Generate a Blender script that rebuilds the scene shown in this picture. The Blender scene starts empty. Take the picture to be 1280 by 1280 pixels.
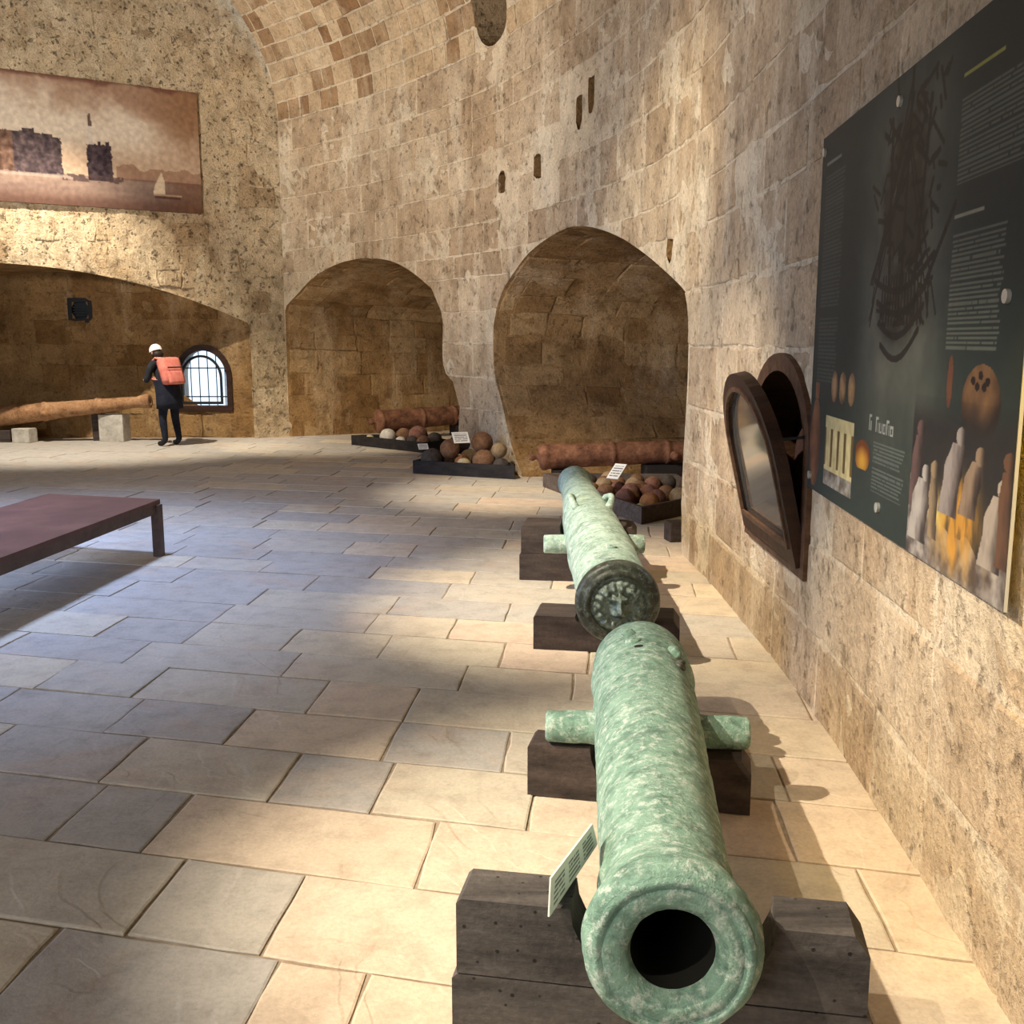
import bpy, bmesh, math, random
from mathutils import Vector, Matrix, noise
random.seed(7)
D = bpy.data
SC = bpy.context.scene
COL = SC.collection
R = math.radians

# ------------------------------------------------------------------ camera
PITCH = math.atan(216 / 1280)
cam = D.cameras.new('camera'); cam.sensor_width = 36; cam.lens = 36.0; cam.clip_start = .05; cam.clip_end = 200
co = D.objects.new('camera', cam); COL.objects.link(co)
co.location = (0, 0, 1.7); co.rotation_euler = (math.pi / 2 - PITCH, 0, 0)
SC.camera = co

# ------------------------------------------------------------------ world and light
w = D.worlds.new('sky'); SC.world = w; w.use_nodes = True
w.node_tree.nodes['Background'].inputs[0].default_value = (.66, .82, 1.0, 1)
w.node_tree.nodes['Background'].inputs[1].default_value = 1.2

def spot(name, loc, aim, energy, size, blend=.6, rad=.05, col=(1, .82, .60)):
    l = D.lights.new(name, 'SPOT'); l.energy = energy; l.spot_size = R(size); l.spot_blend = blend
    l.shadow_soft_size = rad; l.color = col
    o = D.objects.new(name, l); COL.objects.link(o); o.location = loc
    o.rotation_euler = (Vector(aim) - Vector(loc)).to_track_quat('-Z', 'Y').to_euler()
    return o
def area(name, loc, aim, energy, sx, sy, col):
    l = D.lights.new(name, 'AREA'); l.shape = 'RECTANGLE'; l.size = sx; l.size_y = sy; l.energy = energy; l.color = col
    o = D.objects.new(name, l); COL.objects.link(o); o.location = loc
    o.rotation_euler = (Vector(aim) - Vector(loc)).to_track_quat('-Z', 'Z').to_euler()
    return o
WARM = (1, .87, .68)
spot('warm_spot', (-3.3, 2.5, 4.3), (.8, 3.1, .1), 1550, 38, .8, .03, WARM)
spot('warm_spot', (-2.6, .2, 4.5), (.75, 2.7, .2), 520, 36, .9, .03, WARM)
spot('warm_spot', (-2.6, 4.6, 5.2), (.9, 6.7, .1), 2200, 38, .9, .035, WARM)
spot('warm_spot', (-2.6, 8.9, 5.6), (.25, 11.6, .0), 1700, 34, 1.0, .06, WARM)
spot('warm_spot', (-5.0, 11.5, 6.0), (-2.9, 16.9, .5), 1700, 34, .9, .06, WARM)
spot('warm_spot', (-6.6, 13.6, 6.6), (-6.7, 16.7, .0), 2200, 60, .8, .06, (1, .90, .74))
spot('warm_spot', (-3.4, 4.2, 5.6), (1.2, 8.7, 2.6), 1500, 30, 1.0, .08, (1, .86, .58))
spot('warm_spot', (-6.2, 8.0, 3.2), (-1.6, 14.4, 5.0), 1900, 70, 1.0, .2, (1, .91, .80))  # uplight added to lighten the upper wall, no fixture there
spot('warm_spot', (-6.5, 8.0, 3.2), (-6.0, 16.0, 5.2), 1600, 54, 1.0, .2, (1, .91, .79))
spot('panel_lamp', (1.02, 2.02, 2.35), (1.27, 2.42, 1.35), 40, 36, .6, .02, (1, .62, .03))
area('left_fill', (-8.3, 6.4, 1.9), (-4.6, 7.4, .0), 170, 3.6, 3.2, (.50, .64, 1.0)).data.spread = R(100)  # bluish fill added at an unseen opening in the left wall
area('skylight_daylight', (-3.75, 7.0, 8.7), (-5.0, 7.2, 0), 210, 1.3, 1.3, (.45, .60, 1.0)).data.spread = R(58)
spot('warm_spot', (-4.6, 3.6, 4.2), (.9, 8.2, 4.3), 800, 60, 1.0, .15, (1, .91, .80))  # extra wash added to brighten the upper right wall
area('front_fill', (-4.0, -4.6, 2.2), (-.5, 8, .6), 190, 4.0, 3.4, (1.0, .93, .84))  # fill added behind the viewer to lift the near floor
vs = SC.view_settings
vs.view_transform = 'Standard'; vs.look = 'None'; vs.gamma = 1; vs.exposure = 0.42; vs.use_curve_mapping = False

# ------------------------------------------------------------------ helpers
def lin(r, g, b):
    f = lambda c: (c / 12.92 if c <= .04045 else ((c + .055) / 1.055) ** 2.4)
    return (f(r / 255), f(g / 255), f(b / 255), 1)

ROOT = {}
def mk(name, verts, faces, mat=None, parent=None, smooth=False, tint=None):
    """verts are in world space; a child is stored relative to its root thing"""
    org = ROOT.get(parent.name, Vector((0, 0, 0))) if parent else Vector((0, 0, 0))
    me = D.meshes.new(name)
    if org.length: verts = [(v[0] - org.x, v[1] - org.y, v[2] - org.z) for v in verts]
    me.from_pydata([tuple(v) for v in verts], [], faces)
    if smooth: me.polygons.foreach_set('use_smooth', [True] * len(me.polygons))
    if tint is not None:
        a = me.attributes.new('tint', 'FLOAT', 'POINT')
        a.data.foreach_set('value', tint if hasattr(tint, '__len__') else [tint] * len(verts))
    if mat: me.materials.append(mat)
    o = D.objects.new(name, me); COL.objects.link(o)
    if parent:
        o.parent = parent; ROOT[o.name] = org
    return o
def tag(o, label=None, cat=None, group=None, kind=None):
    if label: o['label'] = label
    if cat: o['category'] = cat
    if group: o['group'] = group
    if kind: o['kind'] = kind
    return o
def thing(name, loc, label, cat, group=None):
    o = D.objects.new(name, None); COL.objects.link(o); o.location = loc; o.empty_display_size = .1
    ROOT[o.name] = Vector(loc)
    return tag(o, label, cat, group)

def boxgeo(c, sx, sy, sz, rz=0, bev=0.0):
    """box with chamfered edges: c = centre, sizes full"""
    bm = bmesh.new(); bmesh.ops.create_cube(bm, size=1)
    for v in bm.verts: v.co = Vector((v.co.x * sx, v.co.y * sy, v.co.z * sz))
    if bev: bmesh.ops.bevel(bm, geom=list(bm.edges), offset=bev, segments=2, affect='EDGES', profile=.6)
    M = Matrix.Rotation(rz, 3, 'Z'); c = Vector(c)
    vs_ = [M @ v.co + c for v in bm.verts]; bm.verts.index_update()
    fs = [[v.index for v in f.verts] for f in bm.faces]; bm.free()
    return vs_, fs
def merge(*gs):
    V, F = [], []
    for v, f in gs:
        n = len(V); V += list(v); F += [[i + n for i in q] for q in f]
    return V, F
def prism(poly, axis_fn, d0, d1):
    """poly in 2d, axis_fn(p, d) -> world; closed prism"""
    n = len(poly)
    V = [axis_fn(p, d0) for p in poly] + [axis_fn(p, d1) for p in poly]
    F = [list(range(n))[::-1], [n + i for i in range(n)]] + [[i, (i + 1) % n, n + (i + 1) % n, n + i] for i in range(n)]
    return V, F
def tube(path, rad, seg=10, cap=True):
    V, F = [], []
    n = len(path); path = [Vector(p) for p in path]
    rads = rad if hasattr(rad, '__len__') else [rad] * n
    for i, p in enumerate(path):
        t = (path[min(i + 1, n - 1)] - path[max(i - 1, 0)]).normalized()
        u = t.cross(Vector((0, 0, 1)) if abs(t.z) < .9 else Vector((1, 0, 0))).normalized(); b = u.cross(t)
        for k in range(seg):
            a = 2 * math.pi * k / seg
            V.append(p + (u * math.cos(a) + b * math.sin(a)) * rads[i])
    for i in range(n - 1):
        for k in range(seg):
            k2 = (k + 1) % seg
            F.append([i * seg + k, i * seg + k2, (i + 1) * seg + k2, (i + 1) * seg + k])
    if cap: F += [list(range(seg))[::-1], [(n - 1) * seg + k for k in range(seg)]]
    return V, F
def lathe(p0, p1, prof, seg=64, amp=0.0, fs=8.0, up=Vector((0, 0, 1)), closed=False):
    """revolve prof [(dist along axis, radius)] around p0->p1"""
    p0, p1 = Vector(p0), Vector(p1); t = (p1 - p0).normalized()
    u = t.cross(up).normalized(); b = u.cross(t)
    V, F = [], []
    for (d, r) in prof:
        for k in range(seg):
            a = 2 * math.pi * k / seg
            q = p0 + t * d + (u * math.cos(a) + b * math.sin(a)) * r
            if amp:
                nn = noise.fractal(q * fs, 1.0, 2.0, 4) * amp
                q = q + (u * math.cos(a) + b * math.sin(a)) * nn
            V.append(q)
    n = len(prof)
    for i in range(n - 1):
        for k in range(seg):
            k2 = (k + 1) % seg
            F.append([i * seg + k, (i + 1) * seg + k, (i + 1) * seg + k2, i * seg + k2])
    if closed: F += [list(range(seg)), [(n - 1) * seg + k for k in range(seg)][::-1]]
    return V, F
def resample(prof, step):
    out = []
    for (a, b) in zip(prof[:-1], prof[1:]):
        L = math.hypot(b[0] - a[0], b[1] - a[1]); n = max(1, int(L / step))
        out += [(a[0] + (b[0] - a[0]) * i / n, a[1] + (b[1] - a[1]) * i / n) for i in range(n)]
    return out + [prof[-1]]

# ------------------------------------------------------------------ materials
class NT:
    def __init__(s, name, rough=.8, spec=.3):
        s.m = D.materials.new(name); s.m.use_nodes = True; s.t = s.m.node_tree; s.n = s.t.nodes; s.l = s.t.links
        s.b = s.n['Principled BSDF']; s.b.inputs['Roughness'].default_value = rough
        s.b.inputs['Specular IOR Level'].default_value = spec
        s.pos = s.n.new('ShaderNodeNewGeometry').outputs['Position']
    def noise(s, scale, detail=4, rough=.6, vec=None, stretch=None, dist=0):
        v = vec or s.pos
        if stretch:
            mp = s.n.new('ShaderNodeMapping'); mp.inputs['Scale'].default_value = stretch; s.l.new(v, mp.inputs[0]); v = mp.outputs[0]
        n = s.n.new('ShaderNodeTexNoise'); s.l.new(v, n.inputs['Vector'])
        n.inputs['Scale'].default_value = scale; n.inputs['Detail'].default_value = detail; n.inputs['Roughness'].default_value = rough
        n.inputs['Distortion'].default_value = dist
        return n.outputs[0]
    def vor(s, scale, feature='F1', stretch=None):
        v = s.pos
        if stretch:
            mp = s.n.new('ShaderNodeMapping'); mp.inputs['Scale'].default_value = stretch; s.l.new(v, mp.inputs[0]); v = mp.outputs[0]
        n = s.n.new('ShaderNodeTexVoronoi'); n.feature = feature; s.l.new(v, n.inputs['Vector']); n.inputs['Scale'].default_value = scale
        return n.outputs['Distance']
    def ramp(s, fac, stops):
        r = s.n.new('ShaderNodeValToRGB'); e = r.color_ramp.elements
        while len(e) < len(stops): e.new(.5)
        for q, (p, c) in zip(e, stops):
            q.position = p; q.color = c if hasattr(c, '__len__') else (c, c, c, 1)
        s.l.new(fac, r.inputs[0]); return r.outputs[0]
    def mix(s, fac, a, b, mode='MIX'):
        m = s.n.new('ShaderNodeMix'); m.data_type = 'RGBA'; m.blend_type = mode
        for sock, val in ((m.inputs[0], fac), (m.inputs[6], a), (m.inputs[7], b)):
            if hasattr(val, 'is_linked') or hasattr(val, 'links'): s.l.new(val, sock)
            else: sock.default_value = val
        return m.outputs[2]
    def math(s, op, a, b=0.0):
        m = s.n.new('ShaderNodeMath'); m.operation = op
        for i, val in ((0, a), (1, b)):
            if hasattr(val, 'links'): s.l.new(val, m.inputs[i])
            else: m.inputs[i].default_value = val
        return m.outputs[0]
    def attr(s, name, fac=True):
        a = s.n.new('ShaderNodeAttribute'); a.attribute_name = name
        return a.outputs['Fac'] if fac else a.outputs['Color']
    def col(s, c):
        if hasattr(c, 'links'): s.l.new(c, s.b.inputs['Base Color'])
        else: s.b.inputs['Base Color'].default_value = c
        return s
    def bump(s, h, strength=.5, dist=.02):
        b = s.n.new('ShaderNodeBump'); b.inputs['Strength'].default_value = strength; b.inputs['Distance'].default_value = dist
        s.l.new(h, b.inputs['Height']); s.l.new(b.outputs[0], s.b.inputs['Normal']); return s

def stone(name, lo, mid, hi, plaster, stain, streak=.6, patch=.5, pit=.5, bump=.7, bscale=1.0, con=1.0):
    t = NT(name, .92, .15)
    c = t.ramp(t.attr('tint'), [(0, lo), (.5, mid), (1, hi)])
    big = t.noise(.55, 5, .62)
    c = t.mix(t.math('MULTIPLY', t.ramp(big, [(.46, 0.), (.66, 1.)]), patch), c, stain)
    st = t.noise(2.2, 5, .65, stretch=(1, 1, .22))
    c = t.mix(t.math('MULTIPLY', t.ramp(st, [(.50, 0.), (.68, 1.)]), streak), c, plaster)
    md = t.noise(3.5 * bscale, 7, .7)
    c = t.mix(con, c, t.ramp(md, [(.28, (.50, .47, .43, 1)), (.5, (.93, .93, .93, 1)), (.75, (1.22, 1.2, 1.16, 1))]), 'MULTIPLY')
    fine = t.noise(34 * bscale, 5, .75)
    c = t.mix(.8 * con, c, t.ramp(fine, [(.30, (.55, .52, .48, 1)), (.55, (1.03, 1.03, 1.03, 1)), (.8, (1.25, 1.25, 1.22, 1))]), 'MULTIPLY')
    pv = t.ramp(t.math('ADD', t.vor(8 * bscale), t.math('MULTIPLY', t.noise(5 * bscale, 3), .5)), [(.30, 0.), (.42, 1.)])
    c = t.mix(t.math('MULTIPLY', t.math('SUBTRACT', 1.0, pv), pit), c, lin(62, 44, 30))
    cav = t.ramp(t.noise(9 * bscale, 6, .8), [(.33, 0.), (.43, 1.)])
    c = t.mix(t.math('MULTIPLY', t.math('SUBTRACT', 1.0, cav), pit * .8), c, lin(92, 68, 46))
    t.col(c)
    h = t.math('ADD', t.math('MULTIPLY', md, 1.0), t.math('MULTIPLY', fine, .45))
    h = t.math('ADD', h, t.math('MULTIPLY', pv, .5 * pit)); h = t.math('ADD', h, t.math('MULTIPLY', cav, .6 * pit))
    return t.bump(h, bump, .045).m

M = {}
M['wall'] = stone('wall_limestone', lin(174, 148, 118), lin(198, 174, 144), lin(215, 195, 166), lin(228, 211, 184), lin(166, 138, 106), .6, .45, .42, 1.0, 1.0, .82)
M['mortar'] = stone('wall_mortar', lin(204, 182, 150), lin(216, 197, 168), lin(228, 211, 184), lin(234, 219, 194), lin(178, 150, 116), .6, .4, .4, 1.0, 1.0, .72)
M['rubble'] = stone('rubble_plaster', lin(172, 146, 112), lin(204, 181, 147), lin(222, 203, 172), lin(230, 213, 182), lin(150, 118, 84), .6, .6, .62, 1.3, 1.15)
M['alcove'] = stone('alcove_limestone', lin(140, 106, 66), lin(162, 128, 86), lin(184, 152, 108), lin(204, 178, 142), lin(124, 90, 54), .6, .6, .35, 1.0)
M['ceil'] = stone('vault_limestone', lin(150, 114, 80), lin(198, 170, 134), lin(214, 190, 156), lin(224, 206, 176), lin(166, 134, 102), .45, .35, .35, .9, 1.0, .85)
t = NT('flagstone', .74, .25)
c = t.ramp(t.attr('tint'), [(0, lin(178, 172, 164)), (.25, lin(192, 183, 168)), (.5, lin(208, 194, 168)), (.75, lin(212, 190, 168)), (1, lin(226, 210, 176))])
n1 = t.noise(1.6, 6, .65, dist=.6)
c = t.mix(t.math('MULTIPLY', t.ramp(n1, [(.5, 0.), (.66, 1.)]), .45), c, lin(192, 168, 146))
n2 = t.noise(7, 8, .7)
c = t.mix(.9, c, t.ramp(n2, [(.25, (.68, .67, .66, 1)), (.52, (1, 1, 1, 1)), (.8, (1.12, 1.12, 1.1, 1))]), 'MULTIPLY')
n3 = t.noise(60, 4, .7)
c = t.mix(.5, c, t.ramp(n3, [(.3, .7), (.6, 1.05)]), 'MULTIPLY')
t.col(c)
flake = t.ramp(t.noise(1.3, 3, .5, dist=1.2), [(.47, 0.), (.49, .5), (.60, .5), (.62, 1.)])
t.bump(t.math('ADD', t.math('MULTIPLY', flake, .35), t.math('ADD', t.math('MULTIPLY', n2, .5), t.math('MULTIPLY', n3, .12))), .45, .02)
M['flag'] = t.m
t = NT('floor_joint', .95, .1); t.col(t.mix(.7, lin(158, 142, 122), t.ramp(t.noise(20, 5), [(.3, lin(126, 110, 94)), (.7, lin(180, 164, 142))]))); M['joint'] = t.m

def bronze(name, base, dark, pale, fleck, rough=.72, bmp=.8):
    t = NT(name, rough, .35)
    a = t.noise(7, 8, .72); b = t.noise(32, 6, .78); g = t.noise(17, 7, .74, dist=.4)
    c = t.ramp(a, [(.3, dark), (.5, base), (.7, pale)])
    c = t.mix(t.math('MULTIPLY', t.ramp(b, [(.50, 0.), (.62, 1.)]), .7), c, fleck)
    c = t.mix(t.math('MULTIPLY', t.ramp(g, [(.34, 1.), (.48, 0.)]), .75), c, dark)
    t.col(c)
    return t.bump(t.math('ADD', t.math('MULTIPLY', a, .5), t.math('ADD', t.math('MULTIPLY', b, .6), t.math('MULTIPLY', g, .8))), bmp, .02).m
M['patina'] = bronze('bronze_patina', lin(126, 160, 142), lin(80, 108, 94), lin(154, 184, 166), lin(208, 218, 208))
M['mint'] = bronze('pale_bronze_patina', lin(160, 186, 168), lin(104, 126, 112), lin(188, 210, 194), lin(220, 228, 216))
M['breech'] = bronze('dark_bronze', lin(62, 64, 54), lin(32, 32, 26), lin(88, 96, 84), lin(110, 122, 108), .40, .15)
M['lion'] = bronze('worn_bronze_relief', lin(98, 110, 98), lin(60, 68, 58), lin(132, 148, 134), lin(160, 176, 162), .42, .12)

def rustm(name, a_, b_, c_):
    t = NT(name, .85, .25); a = t.noise(7, 8, .7); b = t.noise(40, 5, .7)
    t.col(t.mix(.7, t.ramp(a, [(.3, a_), (.5, b_), (.72, c_)]), t.ramp(b, [(.3, .55), (.6, 1.1)]), 'MULTIPLY'))
    return t.bump(t.math('ADD', a, t.math('MULTIPLY', b, .5)), .6, .02).m
M['rust'] = rustm('rusted_iron', lin(70, 44, 32), lin(122, 82, 60), lin(156, 112, 84))
M['tanrust'] = rustm('tan_rusted_iron', lin(104, 70, 46), lin(158, 118, 84), lin(186, 148, 112))

def wood(name, dark, light, rough=.75, worm=0):
    t = NT(name, rough, .25); g = t.noise(14, 6, .65, stretch=(.12, 1, 1)); f = t.noise(60, 4, .6)
    c = t.ramp(g, [(.3, dark), (.7, light)])
    if worm:
        wv = t.ramp(t.vor(26), [(.10, 0.), (.16, 1.)])
        c = t.mix(t.math('MULTIPLY', t.math('SUBTRACT', 1., wv), .8), c, lin(14, 11, 9))
    t.col(t.mix(.6, c, t.ramp(f, [(.3, .6), (.7, 1.15)]), 'MULTIPLY'))
    return t.bump(t.math('ADD', g, t.math('MULTIPLY', f, .4)), .4, .015).m
M['oak'] = wood('dark_weathered_timber', lin(50, 47, 46), lin(100, 94, 90), worm=1)
M['oak2'] = wood('black_brown_timber', lin(42, 35, 32), lin(86, 74, 68))
M['tray'] = wood('black_painted_wood', lin(26, 24, 24), lin(52, 46, 44))
M['traygrey'] = wood('worn_grey_brown_wood', lin(70, 58, 50), lin(112, 98, 86))
M['frame'] = wood('brown_window_wood', lin(60, 40, 28), lin(106, 78, 58), .5)
M['frame2'] = wood('dark_brown_window_wood', lin(36, 23, 17), lin(66, 42, 30), .45)
M['board'] = wood('purple_brown_board', lin(50, 36, 34), lin(78, 58, 56), .7)
t = NT('rust_red_steel', .5, .4); a = t.noise(3, 7, .7); t.col(t.ramp(a, [(.3, lin(72, 46, 40)), (.55, lin(92, 60, 51)), (.75, lin(110, 76, 64))])); M['bench'] = t.bump(a, .15, .01).m
t = NT('bench_edge_steel', .55, .4); a = t.noise(6, 6, .7); t.col(t.ramp(a, [(.3, lin(62, 48, 40)), (.7, lin(98, 78, 66))])); M['benchedge'] = t.m
t = NT('white_card', .6, .2); t.col(lin(232, 230, 224)); M['card'] = t.m
t = NT('pale_stone_block', .9, .2); a = t.noise(9, 6, .7); t.col(t.ramp(a, [(.3, lin(150, 144, 134)), (.7, lin(206, 200, 190))])); M['plinth'] = t.bump(a, .4, .02).m
t = NT('print', .55, .3); t.col(t.attr('paint', False)); M['print'] = t.m
t = NT('canvas_print', .85, .1); t.col(t.attr('paint', False)); M['canvas'] = t.m
t = NT('panel_edge', .5, .3); t.col(lin(206, 204, 196)); M['edge'] = t.m
t = NT('steel_cap', .3, .5); t.col(lin(196, 196, 190)); t.b.inputs['Metallic'].default_value = .6; M['cap'] = t.m
t = NT('black_iron', .6, .3); t.col(lin(30, 32, 34)); M['iron'] = t.m
t = NT('shaded_bore', .95, .1); t.col(lin(30, 30, 27)); M['boreshade'] = t.m  # darkness inside the bore put into the colour
t = NT('dark_grille', .6, .3); t.col(lin(38, 44, 52)); M['grille'] = t.m
t = NT('window_glass', .03, .5); t.col((1, 1, 1, 1)); t.b.inputs['Transmission Weight'].default_value = 1.0; t.b.inputs['IOR'].default_value = 1.1; M['glass'] = t.m
t = NT('glossy_pane', .07, .9); t.col(lin(206, 202, 190)); t.b.inputs['Metallic'].default_value = .9; M['pane'] = t.m

# ------------------------------------------------------------------ plan of the curved hall
CP = [(.55, -6.5), (.85, -3.2), (1.06, -.6), (1.18, 1.0), (1.27, 2.42), (1.385, 4.23), (1.415, 6.0), (1.35, 8.1), (.95, 10.4), (-.15, 13.3), (-1.93, 15.95), (-3.95, 18.1), (-5.2, 19.2)]
def catmull(P, n=60):
    out = []
    for i in range(1, len(P) - 2):
        p0, p1, p2, p3 = [Vector(q) for q in P[i - 1:i + 3]]
        for k in range(n):
            t_ = k / n
            out.append(.5 * ((2 * p1) + (p2 - p0) * t_ + (2 * p0 - 5 * p1 + 4 * p2 - p3) * t_ ** 2 + (3 * p1 - p0 - 3 * p2 + p3) * t_ ** 3))
    out.append(Vector(P[-2])); return out
CURVE = catmull(CP)
SL = [0.0]
for a_, b_ in zip(CURVE[:-1], CURVE[1:]): SL.append(SL[-1] + (b_ - a_).length)
SEND = SL[-1]
import bisect
def Cat(s):
    s = max(0, min(SEND - 1e-6, s)); i = max(0, min(len(SL) - 2, bisect.bisect_right(SL, s) - 1))
    f = (s - SL[i]) / (SL[i + 1] - SL[i]); p = CURVE[i].lerp(CURVE[i + 1], f)
    j0, j1 = max(0, i - 12), min(len(CURVE) - 1, i + 13)
    tn = (CURVE[j1] - CURVE[j0]).normalized()
    return p, Vector((tn.y, -tn.x))
def s_at_y(y):
    for i in range(len(CURVE) - 1):
        if CURVE[i].y <= y <= CURVE[i + 1].y:
            return SL[i] + (SL[i + 1] - SL[i]) * (y - CURVE[i].y) / (CURVE[i + 1].y - CURVE[i].y)
    return SEND
ZS, EA, EB = 5.3, 5.0, 3.25          # springing, half width, rise of the vault
TH = [0.0]; NTH = 400
for k in range(NTH):
    a0, a1 = math.pi * k / NTH, math.pi * (k + 1) / NTH
    TH.append(TH[-1] + math.hypot(EA * (math.cos(a0) - math.cos(a1)), EB * (math.sin(a1) - math.sin(a0))))
TTOP = ZS + TH[-1]
def W(s, t_, d=0.0):
    p, n = Cat(s)
    if t_ <= ZS: inn, z, nx, nz = 0, t_, 1, 0
    elif t_ < TTOP:
        q = t_ - ZS; i = min(NTH - 1, bisect.bisect_right(TH, q) - 1); f = (q - TH[i]) / (TH[i + 1] - TH[i])
        th = math.pi * (i + f) / NTH
        inn, z = EA * (1 - math.cos(th)), ZS + EB * math.sin(th)
        nx, nz = math.cos(th) / EA, math.sin(th) / EB; L = math.hypot(nx, nz); nx /= L; nz /= L
    else: inn, z, nx, nz = 2 * EA, ZS - (t_ - TTOP), -1, 0
    q = p + n * (-inn + nx * d)
    return Vector((q.x, q.y, z + nz * d))

class Opening:
    def __init__(s, pts):
        s.p = [Vector(q) for q in pts]
        s.x0 = min(q.x for q in s.p); s.x1 = max(q.x for q in s.p); s.y0 = min(q.y for q in s.p); s.y1 = max(q.y for q in s.p)
    def inside(s, x, y):
        if not (s.x0 < x < s.x1 and s.y0 < y < s.y1): return False
        c = False; P = s.p; j = len(P) - 1
        for i in range(len(P)):
            if (P[i].y > y) != (P[j].y > y) and x < (P[j].x - P[i].x) * (y - P[i].y) / (P[j].y - P[i].y) + P[i].x: c = not c
            j = i
        return c
    def near(s, x, y):
        q = Vector((x, y)); best = None
        for i in range(len(s.p)):
            a, b = s.p[i - 1], s.p[i]; ab = b - a; L = ab.length_squared
            f = 0 if L == 0 else max(0, min(1, (q - a).dot(ab) / L)); r = a + ab * f; d = (r - q).length_squared
            if best is None or d < best[0]: best = (d, r)
        return best[1]

def grid_surface(name, surf, a_list, b_list, mat, openings=(), parent=None, amp=.006, tint=.6, keep=None, fade=None):
    na, nb = len(a_list), len(b_list)
    ins = {}; V = []; idx = {}
    for i, a in enumerate(a_list):
        for j, b in enumerate(b_list):
            for o in openings:
                if o.inside(a, b): ins[i, j] = o; break
    F = []
    def vid(i, j):
        if (i, j) in idx: return idx[i, j]
        a, b = a_list[i], b_list[j]
        if (i, j) in ins:
            r = ins[i, j].near(a, b); p = surf(r.x, r.y, 0)
        else:
            p = surf(a, b, 0)
            if amp: p = surf(a, b, (amp if fade is None else amp * min(1, a / fade)) * (noise.fractal(p * 1.7, 1, 2, 4) + .6 * noise.noise(p * 9) + .5 * noise.noise(p * 19)))
        V.append(p); idx[i, j] = len(V) - 1
        return idx[i, j]
    for i in range(na - 1):
        for j in range(nb - 1):
            q = [(i, j), (i + 1, j), (i + 1, j + 1), (i, j + 1)]
            if all(k in ins for k in q): continue
            if keep and not keep((a_list[i] + a_list[i + 1]) / 2, (b_list[j] + b_list[j + 1]) / 2): continue
            F.append([vid(*k) for k in q])
    return mk(name, V, F, mat, parent, smooth=True, tint=[tint + .25 * noise.noise(v * 1.3) for v in V])
def frange(a, b, st):
    n = max(1, round((b - a) / st)); return [a + (b - a) * i / n for i in range(n + 1)]

EYE = Vector((0, 0, 1.7))
def masonry(name, surf, rows, lens, a_rng, mat, parent, openings=(), gap=.013, proud=(.001, .009), keep=None, maxn=300, jit=.010, seed=1, tint=None):
    rnd = random.Random(seed); blocks = []
    for b0, b1 in rows:
        a = a_rng[0] - rnd.random() * lens[1]
        while a < a_rng[1]:
            L = rnd.uniform(*lens); p0, p1 = max(a, a_rng[0]) + gap / 2, min(a + L, a_rng[1]) - gap / 2; a += L
            if p1 - p0 < .10: continue
            ca, cb = (p0 + p1) / 2, (b0 + b1) / 2
            if keep and not keep(ca, cb): continue
            q0, q1 = b0 + gap / 2, b1 - gap / 2
            if any(o.x1 - o.x0 < .4 and p0 - .03 < (o.x0 + o.x1) / 2 < p1 + .03 and q0 - .03 < (o.y0 + o.y1) / 2 < q1 + .03 for o in openings): continue
            if openings:
                inn = sum(1 for u in range(5) for v in range(5) if any(o.inside(p0 + (p1 - p0) * u / 4, q0 + (q1 - q0) * v / 4) for o in openings))
                if inn > 13: continue
            k = 2 if not (openings and inn) else 5
            ring = []
            for e in range(4):
                A, B = [((p0, q0), (p1, q0)), ((p1, q0), (p1, q1)), ((p1, q1), (p0, q1)), ((p0, q1), (p0, q0))][e]
                for m in range(k):
                    f = m / k; ring.append(Vector((A[0] + (B[0] - A[0]) * f + rnd.uniform(-jit, jit), A[1] + (B[1] - A[1]) * f + rnd.uniform(-jit, jit))))
            if openings and inn:
                r2 = []
                for q in ring:
                    for o in openings:
                        if o.inside(q.x, q.y): q = o.near(q.x, q.y); break
                    if not r2 or (q - r2[-1]).length > .02: r2.append(q)
                ring = r2
                if len(ring) < 4: continue
            cen = sum(ring, Vector((0, 0))) / len(ring); pr = rnd.uniform(*proud); n = len(ring)
            ins_ = [q + (cen - q).normalized() * min(.016, (cen - q).length * .4) for q in ring]
            V = [surf(q.x, q.y, .03) for q in ring] + [surf(q.x, q.y, -pr + .007) for q in ring] + [surf(q.x, q.y, -pr - rnd.uniform(-.002, .003)) for q in ins_]
            F = [[l * n + i, l * n + (i + 1) % n, (l + 1) * n + (i + 1) % n, (l + 1) * n + i] for l in (0, 1) for i in range(n)] + [[2 * n + i for i in range(n)]]
            c = V[2 * n]; size = (p1 - p0) * (q1 - q0) / max(.3, (c - EYE).length_squared)
            tv = rnd.random() if tint is None else tint(c, rnd)
            blocks.append((size, V, F, tv))
    blocks.sort(key=lambda q: -q[0])
    for size, V, F, tv in blocks[:maxn]: mk(name, V, F, mat, parent, tint=tv)
    rest = blocks[maxn:]
    if rest:
        V, F, T = [], [], []
        for _, v, f, tv in rest:
            n = len(V); V += v; F += [[i + n for i in q] for q in f]; T += [tv] * len(v)
        o = mk(name + '_field', V, F, mat, parent, tint=T); o['kind'] = 'stuff'
    return len(blocks)
def make_rows(b0, b1, lo, hi, seed):
    rnd = random.Random(seed); out = []; b = b0
    while b < b1 - lo * .5:
        h = rnd.uniform(lo, hi)
        if b + h > b1 - lo * .5: h = b1 - b
        out.append((b, b + h)); b += h
    return out

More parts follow.
